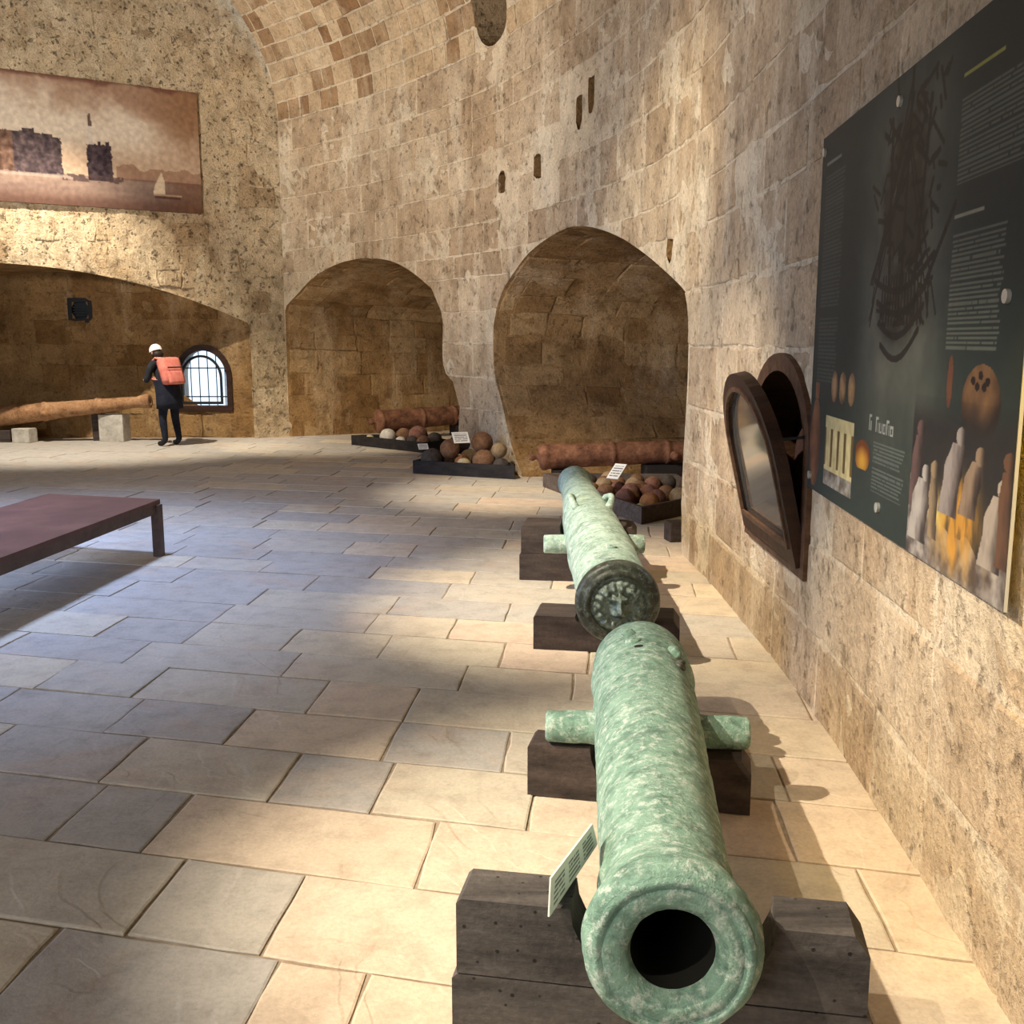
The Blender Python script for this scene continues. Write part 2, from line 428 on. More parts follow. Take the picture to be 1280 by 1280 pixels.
# ---- openings of the curved wall, in (length along the wall, height)
sA2n, sA2f = s_at_y(8.05), s_at_y(13.45)
sA1n, sA1f = s_at_y(14.65), SEND - .02
def arc_pts(s0, s1, z0, z1, apex, n=28):
    out = []
    for i in range(n + 1):
        f = i / n; x = 2 * f - 1
        base = z0 + (z1 - z0) * f
        out.append((s0 + (s1 - s0) * f, base + (apex - (z0 + z1) / 2) * math.sqrt(max(0, 1 - abs(x) ** 2.15)) ** 1.25))
    return out
def jamb(s, z0, z1, n=12, f=None):
    return [((f(z0 + (z1 - z0) * i / n) if f else s), z0 + (z1 - z0) * i / n) for i in range(n)]
nj = lambda z: sA2n + .04 * math.sin(z * 3.1) - .02
fj = lambda z: sA2f - (sA2f - s_at_y(12.72)) * (1 - max(0, min(1, (z - .05) / 1.15)) ** .8) + .03 * math.sin(z * 5)
def smooth_arc(P, n=4):
    P = [(s_at_y(y), z) for y, z in P]
    Q = [(2 * P[0][0] - P[1][0], 2 * P[0][1] - P[1][1])] + P + [(2 * P[-1][0] - P[-2][0], 2 * P[-1][1] - P[-2][1])]
    return [(q.x, q.y) for q in catmull(Q, n)]
A2 = jamb(0, -.12, 2.0, 12, nj) + smooth_arc([(8.09, 2.05), (8.32, 2.13), (8.82, 2.28), (9.48, 2.48), (10.09, 2.66), (10.67, 2.80), (11.18, 2.88), (11.6, 2.89), (12.13, 2.82), (12.64, 2.68), (13.09, 2.42), (13.33, 2.20), (13.47, 1.88)]) + jamb(0, -.12, 1.8, 12, fj)[::-1]
def nj1(z):
    k = max(0, min(1, (z - .95) / .35)); k = k * k * (3 - 2 * k)
    return (sA1n - .42) * (1 - k) + sA1n * k + .03 * math.sin(z * 5)
A1 = jamb(0, -.12, 2.02, 16, nj1)
A1 += smooth_arc([(14.69, 2.06), (14.71, 2.21), (14.82, 2.35), (15.10, 2.53), (15.47, 2.73), (15.85, 2.87), (16.33, 2.94), (16.75, 2.93), (17.10, 2.86), (17.47, 2.71), (17.83, 2.44), (18.08, 2.25)])
A1 += jamb(sA1f, -.12, 2.2, 10)[::-1]
W2Y, W2HW, W2Z0, W2ZS, W2ZT = 5.36, .61, .60, 1.14, 1.60
sW2 = s_at_y(W2Y)
def arch_outline(hw, z0, zs, zt, n=18):
    return [(-hw, z0), (hw, z0)] + [(hw * math.cos(math.pi * i / n), zs + (zt - zs) * math.sin(math.pi * i / n)) for i in range(n + 1)]
OW2 = [(sW2 + a, z) for a, z in arch_outline(W2HW, W2Z0, W2ZS, W2ZT)]
def rough_rect(s, z, hw, hh, seed):
    rnd = random.Random(seed); P = []
    for a, b in ((-1, -1), (0, -1), (1, -1), (1, 0), (1, 1), (0, 1), (-1, 1), (-1, 0)):
        P.append((s + a * hw * rnd.uniform(.85, 1.15), z + b * hh * rnd.uniform(.85, 1.15)))
    return P
HOLES = [rough_rect(s_at_y(13.25), 3.63, .10, .14, 1), rough_rect(s_at_y(12.33), 3.67, .10, .15, 2), rough_rect(s_at_y(11.22), 4.03, .09, .17, 3),
         rough_rect(s_at_y(10.90), 4.14, .08, .17, 9), [(s_at_y(8.62) + a, 2.46 + b) for a, b in ((-.12, .10), (.06, .16), (.11, -.02), (.09, -.19), (-.05, -.12))]]
s_sh = s_at_y(13.45)
SHAFT = [(s_sh - .42, 6.9)] + [(s_sh + .42 * math.cos(a), 5.62 + .34 * math.sin(a)) for a in [math.pi * (1 + i / 8) for i in range(9)]] + [(s_sh + .42, 6.9)]
s_k = s_at_y(7.0); t_k = ZS + TH[-1] * .5
SKY = Opening([(s_k - .75, t_k - .75), (s_k + .75, t_k - .75), (s_k + .75, t_k + .75), (s_k - .75, t_k + .75)])
OPS = [Opening(A2), Opening(A1), Opening(OW2)] + [Opening(h) for h in HOLES] + [Opening(SHAFT)]

sV = s_at_y(1.0)
alist = frange(0, sV, .6)[:-1] + frange(sV, SEND + 0, .085)
tlist = frange(-.1, ZS, .085)
for o_ in OPS[3:-1]:
    for f_ in (.04, .35, .65, .96): alist.append(o_.x0 + (o_.x1 - o_.x0) * f_); tlist.append(o_.y0 + (o_.y1 - o_.y0) * f_)
alist.sort(); tlist.sort()
wall = grid_surface('wall_right', W, alist, tlist, M['mortar'], OPS, amp=.011)
tag(wall, 'curved limestone wall with two wide arched alcoves behind the bronze cannons', kind='structure')
ceil = grid_surface('ceiling', W, alist, frange(ZS, ZS + TH[-1] * .6, .12) + frange(ZS + TH[-1] * .6, TTOP, .4)[1:], M['mortar'], [OPS[-1], SKY], amp=.005)
tag(ceil, 'barrel vault of worn limestone blocks over the hall', kind='structure')

def vis_keep(a, b):
    p = W(a, b)
    if p.y < 1.6: return False
    return p.z < 1.7 + .335 * p.y + .7
stone_tint = lambda c, r: min(1, max(0, .5 + .35 * noise.noise(c * .8) + r.uniform(-.3, .3)))
n_ = masonry('wall_block', W, make_rows(-.05, ZS, .30, .46, 5), (.42, .95), (s_at_y(1.5), SEND), M['wall'], wall, OPS, keep=vis_keep, seed=11, tint=stone_tint, gap=.016)
def vault_tint(c, r): return max(0, min(1, (r.uniform(0, .25) if r.random() < .38 else r.uniform(.5, 1))))
n2_ = masonry('vault_block', W, make_rows(ZS, ZS + TH[-1] * .44, .25, .32, 6), (.26, .52), (s_at_y(8), SEND), M['ceil'], ceil, [OPS[-1]], keep=vis_keep, seed=12, tint=vault_tint, proud=(.006, .02), gap=.030)
print('wall blocks', n_, n2_)

# small sockets and the shaft: sides and bottom of each hole
def pocket(name, pts, depth, mat, parent, taper=.85):
    n = len(pts); P = [Vector(p) for p in pts]; c = sum(P, Vector((0, 0))) / n
    V = [W(p.x, p.y, 0) for p in P] + [W(*(c + (p - c) * taper), depth) for p in P]
    F = [[i, (i + 1) % n, n + (i + 1) % n, n + i] for i in range(n)] + [[n + i for i in range(n)]]
    return mk(name, V, F, mat, parent, tint=.3)
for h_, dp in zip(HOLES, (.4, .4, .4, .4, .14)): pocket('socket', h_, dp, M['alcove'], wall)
SH2 = []
for a_, b_ in zip(SHAFT, SHAFT[1:] + SHAFT[:1]):
    SH2 += [(a_[0] + (b_[0] - a_[0]) * i / 3, a_[1] + (b_[1] - a_[1]) * i / 3) for i in range(3)]
V = [W(p.x, p.y, 0) for p in SKY.p] + [W(p.x, p.y, 0) + Vector((0, 0, 1.0)) for p in SKY.p]
mk('skylight_curb', V, [[i, (i + 1) % 4, 4 + (i + 1) % 4, 4 + i] for i in range(4)], M['mortar'], ceil, tint=.6)
pocket('light_shaft', SH2, .8, M['rubble'], ceil, .95)

# ---- alcove linings behind the two arches
def lining(name, outline, axis, depth, mat, parent, seed):
    P = [W(q[0], q[1]) for q in outline]; L = [0.]
    for a, b in zip(P[:-1], P[1:]): L.append(L[-1] + (b - a).length)
    axis = Vector(axis).normalized(); mid = sum(P, Vector()) / len(P)
    def at(w_):
        w_ = max(0, min(L[-1] - 1e-6, w_)); i = max(0, min(len(L) - 2, bisect.bisect_right(L, w_) - 1)); f = (w_ - L[i]) / max(1e-9, L[i + 1] - L[i])
        j0, j1 = max(0, i - 1), min(len(P) - 1, i + 2)
        tn = (P[j1] - P[j0]).normalized(); n = axis.cross(tn).normalized()
        return P[i].lerp(P[i + 1], f), n
    p_, n_0 = at(L[-1] * .5); sgn = 1 if n_0.z > 0 else -1
    def surf(a, b, d):
        p, n = at(b); q = p + axis * a + n * (sgn * d)
        k = 1 - .05 * a                                   # the alcove narrows as it goes back
        c = mid + axis * a
        return Vector((c.x + (q.x - c.x) * k, c.y + (q.y - c.y) * k, (q.z if q.z < .3 else .3 + (q.z - .3) * (1 - .03 * a))))
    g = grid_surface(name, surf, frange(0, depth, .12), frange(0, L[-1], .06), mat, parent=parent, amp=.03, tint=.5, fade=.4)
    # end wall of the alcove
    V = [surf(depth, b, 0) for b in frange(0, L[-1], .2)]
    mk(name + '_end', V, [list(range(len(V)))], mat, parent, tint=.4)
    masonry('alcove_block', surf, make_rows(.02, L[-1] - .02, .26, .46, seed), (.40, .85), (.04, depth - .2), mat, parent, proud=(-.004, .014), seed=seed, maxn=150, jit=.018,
            keep=lambda a, b: a < 3.4)
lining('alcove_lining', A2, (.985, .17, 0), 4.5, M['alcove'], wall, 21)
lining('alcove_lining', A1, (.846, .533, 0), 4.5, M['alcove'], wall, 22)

# ---- end wall with the banner, flat, with a wide low recess
EP = Vector((-3.95, 18.1, 0)); ED = Vector((-.846, -.533, 0)); EN = Vector((-.533, .846, 0))
def EW(a, b, d=0.0): return EP + ED * a + Vector((0, 0, b)) + EN * d
REC = [(.62, -.1 + 1.9 * i / 10) for i in range(10)]
REC += [(4.6 + 3.98 * x, 2.83 - (9.5 - math.sqrt(9.5 ** 2 - (3.98 * x) ** 2))) for x in [-1 + i / 18 for i in range(37)]]
REC += [(8.58, 1.8 - 1.9 * i / 10) for i in range(11)]
ORC = Opening(REC)
def ew_keep(a, b):
    if a < -.2: return False
    if b < ZS: return True
    x = (a - EA) / EA
    return abs(x) < 1.1 and b < ZS + EB * math.sqrt(max(0, 1.05 - x * x)) + .3
back = grid_surface('wall_back', EW, frange(-.05, 6.8, .06) + frange(6.8, 10.4, .2)[1:], frange(-.1, 7.6, .06) + frange(7.6, 8.8, .2)[1:], M['rubble'], [ORC], amp=.032, tint=.7, keep=ew_keep)
tag(back, 'rough pitted end wall with a wide low recess under the harbour banner', kind='structure')
def ew_vis(a, b):
    return a < 6.5 and b < 7.3 and ew_keep(a - .4, b + .3)
masonry('rubble_stone', EW, make_rows(0, 7.3, .26, .44, 31), (.28, .66), (.05, 6.5), M['rubble'], back, [ORC], proud=(-.012, .012), keep=ew_vis, seed=31, jit=.03, gap=.02, tint=stone_tint)
# recess soffit and jambs, running straight back to the window wall
YB = 17.95
RP = [EW(a, b) for a, b in REC]; RL = [0.]
for a_, b_ in zip(RP[:-1], RP[1:]): RL.append(RL[-1] + (b_ - a_).length)
def RS(a, b, d=0.0):
    b = max(0, min(RL[-1] - 1e-6, b)); i = max(0, min(len(RL) - 2, bisect.bisect_right(RL, b) - 1)); f = (b - RL[i]) / max(1e-9, RL[i + 1] - RL[i])
    p = RP[i].lerp(RP[i + 1], f); tn = RP[min(i + 2, len(RP) - 1)] - RP[max(i - 1, 0)]; tn.y = 0; tn.normalize()
    n = Vector((tn.z, 0, -tn.x));
    if (Vector((-7.5, 0, 1.0)) - Vector((p.x, 0, p.z))).dot(n) > 0: n = -n
    return Vector((p.x, p.y + (YB + .02 - p.y) * a, p.z)) + n * d
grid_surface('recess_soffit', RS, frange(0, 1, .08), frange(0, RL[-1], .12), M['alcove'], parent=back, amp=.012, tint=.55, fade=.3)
def RB(a, b, d=0.0): return Vector((-a, YB + d, b))
W1X, W1HW, W1Z0, W1ZS, W1ZT = -5.36, .47, .47, 1.06, 1.59
OW1 = Opening([(-W1X + a, z) for a, z in arch_outline(W1HW, W1Z0, W1ZS, W1ZT)])
SQ = Opening([(7.26, 2.02), (7.60, 2.02), (7.60, 2.36), (7.26, 2.36)])
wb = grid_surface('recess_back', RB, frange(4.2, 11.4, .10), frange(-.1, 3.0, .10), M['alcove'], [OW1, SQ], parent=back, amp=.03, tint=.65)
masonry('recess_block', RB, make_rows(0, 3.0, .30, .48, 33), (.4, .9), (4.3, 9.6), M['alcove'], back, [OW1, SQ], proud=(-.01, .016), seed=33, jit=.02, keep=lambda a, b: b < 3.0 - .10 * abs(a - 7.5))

# ---- other walls of the hall (outside the picture)
def LW(a, b, d=0.0): return W(a, TTOP + (ZS - b), d)
sD0, sD1 = s_at_y(4.2), s_at_y(8.6)
lw = grid_surface('wall_left', LW, frange(0, SEND, .3), frange(-.1, ZS, .3), M['mortar'], [Opening([(sD0, -.2), (sD1, -.2), (sD1, 3.3), ((sD0 + sD1) / 2, 3.9), (sD0, 3.3)])], amp=.01)  # unseen opening added so that daylight reaches the hall
tag(lw, 'far side wall of the hall with a wide opening added to let daylight in', kind='structure')
p0_, n0_ = Cat(0.0)
def FW(a, b, d=0.0): q = p0_ - n0_ * a; return Vector((q.x, q.y, b))
fw = grid_surface('wall_front', FW, frange(-.1, 10.1, .5), frange(-.1, 8.8, .5), M['mortar'], [Opening([(2.8, -.2), (7.0, -.2), (7.0, 3.4), (2.8, 3.4)])], amp=.01)
tag(fw, 'wall behind the viewer with an opening for the fill light', kind='structure')

# ------------------------------------------------------------------ floor of flagstones
E1 = Vector((math.cos(R(-13.5)), math.sin(R(-13.5)))); E2 = Vector((math.cos(R(85)), math.sin(R(85)))); FO = Vector((-.14, 2.479))
def FL(a, b, d=0.0):
    p = FO + E1 * a + E2 * b; return Vector((p.x, p.y, -d))
def inv(x, y):
    d = Vector((x, y)) - FO; det = E1.x * E2.y - E1.y * E2.x
    return (d.x * E2.y - d.y * E2.x) / det, (E1.x * d.y - E1.y * d.x) / det
floor = mk('floor', [(-16, -8, -.007), (8, -8, -.007), (8, 21, -.007), (-16, 21, -.007)], [[0, 1, 2, 3]], M['joint'])
tag(floor, 'stone paved floor of the hall, slabs in oblique courses', kind='structure')
lines = [-9 + .45 * i for i in range(0)]
bl = [0, .447, .907, 1.367, 1.800, 2.255]
rnd = random.Random(3)
while bl[-1] < 17.5: bl.append(bl[-1] + rnd.uniform(.38, .50))
pre = [0]
while pre[-1] > -4: pre.append(pre[-1] - rnd.uniform(.40, .48))
bl = pre[::-1][:-1] + bl
K0 = len(pre) - 1
JOINTS = {-1: [(-1.336, 2.59), (-.66, 2.45), (-.40, 2.42)], 0: [(-1.10, 2.92), (-.685, 2.81)], 1: [(-1.586, 3.49), (-1.23, 3.41), (-.286, 3.18)],
          2: [(-1.59, 4.0), (-.90, 3.77), (-.50, 3.66)], 3: [(-1.777, 4.47), (-1.22, 4.30), (-.52, 4.16)], 4: [(-2.35, 5.05), (-1.82, 4.93), (-.935, 4.70), (-.48, 4.55)]}
EXTRA_TINT = {}
def plan_in(x, y):
    if y > 17.95 and x < -4.4: return False
    if x > 4.6: return False
    return x > -8.6 - .35 * max(0, y - 8) and y < 19.2
stones = []
for k in range(len(bl) - 1):
    b0, b1 = bl[k], bl[k + 1]; row = k - K0
    cuts = sorted(inv(*q)[0] for q in JOINTS.get(row, []))
    lo_, hi_ = (cuts[0], cuts[-1]) if cuts else (rnd.uniform(-.3, .3),) * 2
    if not cuts: cuts = [lo_]
    a = lo_
    while a > -11: a -= rnd.uniform(.42, 1.15); cuts.append(a)
    a = hi_
    while a < 6: a += rnd.uniform(.42, 1.15); cuts.append(a)
    cuts.sort()
    for a0, a1 in zip(cuts[:-1], cuts[1:]):
        c = FL((a0 + a1) / 2, (b0 + b1) / 2)
        if not plan_in(c.x, c.y): continue
        g = .005; A0, A1_, B0, B1 = a0 + g, a1 - g, b0 + g, b1 - g
        ring = []
        for (pa, pb), (qa, qb) in (((A0, B0), (A1_, B0)), ((A1_, B0), (A1_, B1)), ((A1_, B1), (A0, B1)), ((A0, B1), (A0, B0))):
            for m in range(3):
                f = m / 3; ring.append((pa + (qa - pa) * f + rnd.uniform(-.005, .005), pb + (qb - pb) * f + rnd.uniform(-.005, .005)))
        n = len(ring); h = rnd.uniform(-.003, .003); ca, cb = (A0 + A1_) / 2, (B0 + B1) / 2
        tl = (rnd.uniform(-.0025, .0025), rnd.uniform(-.0025, .0025))
        def zz(q): return -h - tl[0] * (q[0] - ca) - tl[1] * (q[1] - cb)
        inr = [(q[0] + (.007 if q[0] < ca else -.007), q[1] + (.007 if q[1] < cb else -.007)) for q in ring]
        V = [FL(q[0], q[1], .03) for q in ring] + [FL(q[0], q[1], zz(q) + .0025) for q in ring] + [FL(q[0], q[1], zz(q)) for q in inr]
        F = [[l * n + i, l * n + (i + 1) % n, (l + 1) * n + (i + 1) % n, (l + 1) * n + i] for l in (0, 1) for i in range(n)] + [[2 * n + i for i in range(n)]]
        dep = c.y
        front = c.y > .9 and abs(c.x) < c.y * .62 + .6
        # slabs towards the right wall are tinted lighter and warmer, those further left greyer
        tv = min(1, max(0, rnd.choice([.0, .15, .25, .3, .45, .5, .55, .75, .9]) * .75 + .12 * (c.x + .6)))
        stones.append((0 if front else 1, (c - EYE).length, V, F, tv))
stones.sort(key=lambda q: (q[0], q[1]))
for _, _, V, F, tv in stones[:300]: mk('flagstone', V, F, M['flag'], floor, tint=tv)
V, F, T = [], [], []
for _, _, v, f, tv in stones[300:]:
    n = len(V); V += v; F += [[i + n for i in q] for q in f]; T += [tv] * len(v)
mk('flagstone_field', V, F, M['flag'], floor, tint=T)['kind'] = 'stuff'
print('flagstones', len(stones))

# ------------------------------------------------------------------ windows
def ring_geo(outline_o, outline_i, fn, d0, d1):
    n = len(outline_o)
    V = [fn(p, d0) for p in outline_o] + [fn(p, d0) for p in outline_i] + [fn(p, d1) for p in outline_o] + [fn(p, d1) for p in outline_i]
    F = []
    for i in range(n):
        j = (i + 1) % n
        F += [[i, j, n + j, n + i], [2 * n + i, 3 * n + i, 3 * n + j, 2 * n + j], [i, 2 * n + i, 2 * n + j, j], [n + i, n + j, 3 * n + j, 3 * n + i]]
    return V, F
def tilted(fn, z0, ang):
    return lambda p, d: fn((p[0], z0 + (p[1] - z0) * math.cos(ang) + d * math.sin(ang)), d * math.cos(ang) - (p[1] - z0) * math.sin(ang))
# window in the recess, daylight outside
w1f = lambda p, d: Vector((W1X - p[0], YB + d, p[1]))
oo = arch_outline(W1HW + .02, W1Z0 - .02, W1ZS, W1ZT + .02); oi = arch_outline(W1HW - .075, W1Z0 + .085, W1ZS, W1ZT - .085)
v, f = ring_geo(oo, oi, w1f, -.035, .16)
win1 = mk('window_1', v, f, M['frame2']); tag(win1, 'arched brown window in the recess, bright with daylight', kind='structure')
so = arch_outline(W1HW - .115, W1Z0 + .11, W1ZS - .02, W1ZT - .16); si = arch_outline(W1HW - .15, W1Z0 + .155, W1ZS - .02, W1ZT - .20)
swf = lambda p, d: Vector((W1X - p[0] - .045, YB + d - .02, p[1]))
v, f = ring_geo(so, si, swf, .02, .07); mk('sash', v, f, M['iron'], win1)
v, f = prism(oi, w1f, .13, .138); mk('pane', v, f, M['glass'], win1)
for z in (.70, 1.20):
    mk('window_bar', *boxgeo((W1X, YB + .22, z), 2 * W1HW, .02, .02), M['iron'], win1)
for x in (-.3, -.15, 0, .15, .3):
    mk('window_bar', *boxgeo((W1X + x, YB + .25, 1.0), .014, .014, 1.15), M['grille'], win1)
ro = arch_outline(W1HW + .02, W1Z0 - .02, W1ZS, W1ZT + .02)
n = len(ro); V = [w1f(p, .02) for p in ro] + [w1f(p, .7) for p in ro]
mk('reveal', V, [[i, (i + 1) % n, n + (i + 1) % n, n + i] for i in range(n)], M['plinth'], win1)
# square grille high in the recess
g = thing('wall_grille', (-7.43, YB, 2.02), 'small dark square grille set high in the recess wall above the iron cannon', 'grille')
sq = [(-.21, 1.98), (.21, 1.98), (.21, 2.40), (-.21, 2.40)]; sqi = [(-.14, 2.05), (.14, 2.05), (.14, 2.33), (-.14, 2.33)]
gf = lambda p, d: Vector((-7.43 + p[0], YB + d, p[1]))
v, f = ring_geo(sq, sqi, gf, -.012, .12); mk('frame', v, f, M['iron'], g)
v, f = prism(sq, gf, .10, .14); mk('backing', v, f, M['grille'], g)
for i in range(5): mk('slat', *boxgeo((-7.43, YB + .03, 2.10 + i * .047), .29, .012, .02), M['grille'], g)

# bottom-hung window tilted into the room on the right wall
cw, nw = Cat(sW2); tw = Vector((-nw.y, nw.x))
w2f = lambda p, d: Vector((cw.x + tw.x * p[0] + nw.x * d, cw.y + tw.y * p[0] + nw.y * d, p[1]))
oo = arch_outline(W2HW + .03, W2Z0 - .03, W2ZS, W2ZT + .03); oi = arch_outline(W2HW - .06, W2Z0 + .06, W2ZS, W2ZT - .06)
v, f = ring_geo(oo, oi, w2f, -.035, .30)
win2 = mk('window_2', v, f, M['frame']); tag(win2, 'arched brown wooden window tilted open from the right wall beside the display panel', kind='structure')
v, f = prism(oi, w2f, .22, .25); mk('shutter_board', v, f, M['board'], win2)
TA = R(13)
so = arch_outline(W2HW - .03, W2Z0 + .03, W2ZS - .02, W2ZT - .04); si = arch_outline(W2HW - .10, W2Z0 + .13, W2ZS - .02, W2ZT - .12)
tf = tilted(w2f, W2Z0 + .03, TA)
v, f = ring_geo(so, si, tf, -.055, .005); sash = mk('sash', v, f, M['frame2'], win2)
so2 = arch_outline(W2HW - .09, W2Z0 + .115, W2ZS - .02, W2ZT - .11); si2 = arch_outline(W2HW - .115, W2Z0 + .145, W2ZS - .02, W2ZT - .135)
v, f = ring_geo(so2, si2, tf, -.065, -.05); mk('glazing_bead', v, f, M['frame'], sash)
v, f = prism(si, tf, -.03, -.022); mk('pane', v, f, M['pane'], sash)
for s_ in (-1, 1): mk('stay', *tube([w2f((s_ * (W2HW - .05), 1.25), .0), tf((s_ * (W2HW - .07), 1.25), -.02)], .008, 6), M['iron'], win2)

# ------------------------------------------------------------------ printed panels (flat print as per-vertex colour)
def paint_grid(name, fn, U, Vh, nu, nv, colfn, mat, parent):
    V = [fn((U * i / nu, Vh * j / nv), 0) for j in range(nv + 1) for i in range(nu + 1)]
    F = [[j * (nu + 1) + i, j * (nu + 1) + i + 1, (j + 1) * (nu + 1) + i + 1, (j + 1) * (nu + 1) + i] for j in range(nv) for i in range(nu)]
    o = mk(name, V, F, mat, parent)
    at = o.data.color_attributes.new('paint', 'FLOAT_COLOR', 'POINT'); buf = []
    for j in range(nv + 1):
        for i in range(nu + 1):
            r, g_, b = colfn(U * i / nu, Vh * j / nv); buf += lin(max(0, min(255, r)), max(0, min(255, g_)), max(0, min(255, b)))
    at.data.foreach_set('color', buf)
    return o
def lerp(a, b, f): f = max(0, min(1, f)); return tuple(x + (y - x) * f for x, y in zip(a, b))
def sm(a, b, x): x = max(0, min(1, (x - a) / (b - a))) if b != a else (1 if x > a else 0); return x * x * (3 - 2 * x)
def seg_d(px, py, ax, ay, bx, by):
    dx, dy = bx - ax, by - ay; L = dx * dx + dy * dy; f = max(0, min(1, ((px - ax) * dx + (py - ay) * dy) / L)) if L else 0
    return math.hypot(px - ax - dx * f, py - ay - dy * f)
nz = lambda x, y, s=1, o=0: noise.fractal(Vector((x * s, y * s, o)), 1, 2, 4)

# -- banner of the harbour fort on the end wall. U runs from the right edge to the left
BW, BH, BA0 = 4.6, 1.87, 1.36
def ban(u, v):
    x, y = u, v                                    # metres from the right edge, from the bottom
    f = y / BH
    c = lerp((196, 168, 142), (222, 205, 184), sm(.35, .6, f) * (1 if x > .9 else .35 + .65 * x / .9))
    cl = sm(.62, .95, f + .18 * nz(x, y, 1.6, 3) - .05 * (x - 1))
    c = lerp(c, (144, 106, 82), cl * .75)
    c = lerp(c, (140, 102, 72), sm(1.1, .1, x) * sm(.30, .75, f + .15 * nz(x, y, 2, 5)) * .8)
    c = lerp(c, (110, 70, 58), sm(.96, 1.0, f + .03 * nz(x, y, 3, 1)) * .8)
    hz = .46
    if y < hz:
        c = lerp((128, 106, 96), (150, 126, 112), .5 + .9 * nz(x * .4, y * 3, 2, 7))
        c = lerp(c, (92, 66, 56), sm(.30, .0, y)); c = lerp(c, (112, 76, 56), sm(.8, .2, x) * .6)
    if x < 1.3 and .44 < y < .64 + .08 * nz(x, 0, 3, 2): c = lerp(c, (128, 88, 68), .5)
    def paint(cc, k=1.0): return lerp(c, cc, k)
    tx = nz(x, y, 12, 9)
    ed = .02 * nz(x, y, 16, 2)
    if 2.08 + ed < x < 4.6 and .43 < y < 1.02 + ed + (.06 if 2.45 < x < 2.62 else 0) - (.04 if x < 2.2 else 0): c = paint((70 + 44 * tx + (30 if x > 2.75 else 0), 58 + 38 * tx + (16 if x > 2.75 else 0), 62 + 34 * tx), .92)
    if x > 1.8 and .40 < y < .45 + ed: c = paint((166, 150, 138), .6)
    if 1.36 + ed < x < 1.72 + ed and .40 < y < .93 + (.06 if (x * 100) % 12 > 7 else 0) + ed: c = paint((62 + 36 * tx, 50 + 32 * tx, 56 + 28 * tx), .95)
    if abs(x - 1.655) < .04 * (1.5 - y) / .5 + .006 and .93 < y < 1.38: c = paint((214, 200, 186) if y < 1.20 else (96, 76, 66), .9)
    if 1.2 < x < 2.1 and .37 < y < .47 and nz(x, y, 9, 4) > -.1: c = paint((84, 66, 64), .8)
    # small boat with a white sail
    sx, sy = x - .64, y - .26
    if 0 < sy < .34 and -.02 - .10 * (1 - sy / .34) < sx < .10 - .14 * (sy / .34) ** 1.6 + .02 and sx > -.06: c = paint((222, 200, 170), .9)
    if -.03 < sy < .0 and -.32 < sx < .12: c = paint((196, 160, 128), .7)
    if -.06 < sy < -.03 and -.30 < sx < .10: c = paint((74, 50, 42), .7)
    k = .90 + .10 * nz(x, y, 14, 6)
    return tuple(q * k for q in c)
bn = thing('banner', EW(BA0, 3.72, -.06), 'long sepia banner print of a sea fort and sailing boat on the end wall', 'banner')
bfn = lambda p, d: EW(BA0 + p[0], 3.72 + p[1], -.075 - .012 * math.sin(p[0] * 2.3) * math.sin(p[1] * 1.7) + d)
paint_grid('canvas', bfn, BW, BH, 330, 140, ban, M['canvas'], bn)
oo = [(0, 0), (BW, 0), (BW, BH), (0, BH)]; ii = [(.04, .04), (BW - .04, .04), (BW - .04, BH - .04), (.04, BH - .04)]
v, f = ring_geo(oo, ii, lambda p, d: EW(BA0 + p[0], 3.72 + p[1], d), -.06, .02); mk('stretcher_frame', v, f, M['frame'], bn)

# -- dark green exhibition panel on the right wall
PA = Vector((1.27, 2.42, 0)); PD = (Vector((1.39, 4.23, 0)) - PA).normalized(); PN = Vector((PD.y, -PD.x, 0))
PL = Vector((1.368, 4.70, 0)); PW, PH, PZ = 2.235, 1.535, 1.03
pfn = lambda p, d: PL - PD * p[0] + Vector((0, 0, PZ + p[1])) + PN * d
rp = random.Random(5)
def ship_lines():
    L = []
    cx, by = 1.24, .60
    for i in range(4):
        z = by + .05 + i * .075; wd = .20 + .035 * i
        pts = [(cx - wd + 2 * wd * k / 8, z - .07 * math.sin(math.pi * k / 8) + .05 * (k / 8)) for k in range(9)]
        L += [(a[0], a[1], b[0], b[1], .008) for a, b in zip(pts[:-1], pts[1:])]
    for mx in (-.17, 0, .17): L.append((cx + mx * .8, by + .25, cx + mx * 1.15, by + .95 - abs(mx) * .9, .010))
    for i in range(90):
        mx = rp.uniform(-.33, .33); z = by + rp.uniform(.12, .86); L.append((cx + mx, z, cx + mx + rp.uniform(-.12, .12), z + rp.uniform(-.03, .10), rp.uniform(.003, .007)))
    for i in range(10): L.append((cx + rp.choice([-1, 1]) * rp.uniform(.25, .40), by + rp.uniform(.1, .35), cx, by + rp.uniform(.6, .95), .003))
    for k in range(14): L.append((cx - .22 + .44 * k / 13, by + .12, cx - .20 + .40 * k / 13, by + .28, .004))
    L.append((cx + .22, by + .22, cx + .46, by + .45, .008))
    return L
SHIP = ship_lines()
SAILS = [(1.20, 1.02, .20, .20), (1.33, 1.10, .14, .22), (1.10, 1.15, .12, .16), (1.24, 1.30, .16, .14), (1.24, .76, .24, .10)]
def textblock(u, v, u0, u1, v1, v0, pitch, seed):
    if not (u0 < u < u1 and v0 < v < v1): return 0
    r = (v1 - v) / pitch; k = int(r)
    if r - k > .5: return 0
    wd = .5 + .5 * noise.noise(Vector((u * 46, k * 3.7 + seed, 1)))
    end = u1 - (.02 + .10 * abs(noise.noise(Vector((k * 1.9, seed, 4)))))
    return 0 if u > end else (.85 if wd > .28 else .15)
def ell(u, v, cu, cv, ru, rv): return ((u - cu) / ru) ** 2 + ((v - cv) / rv) ** 2
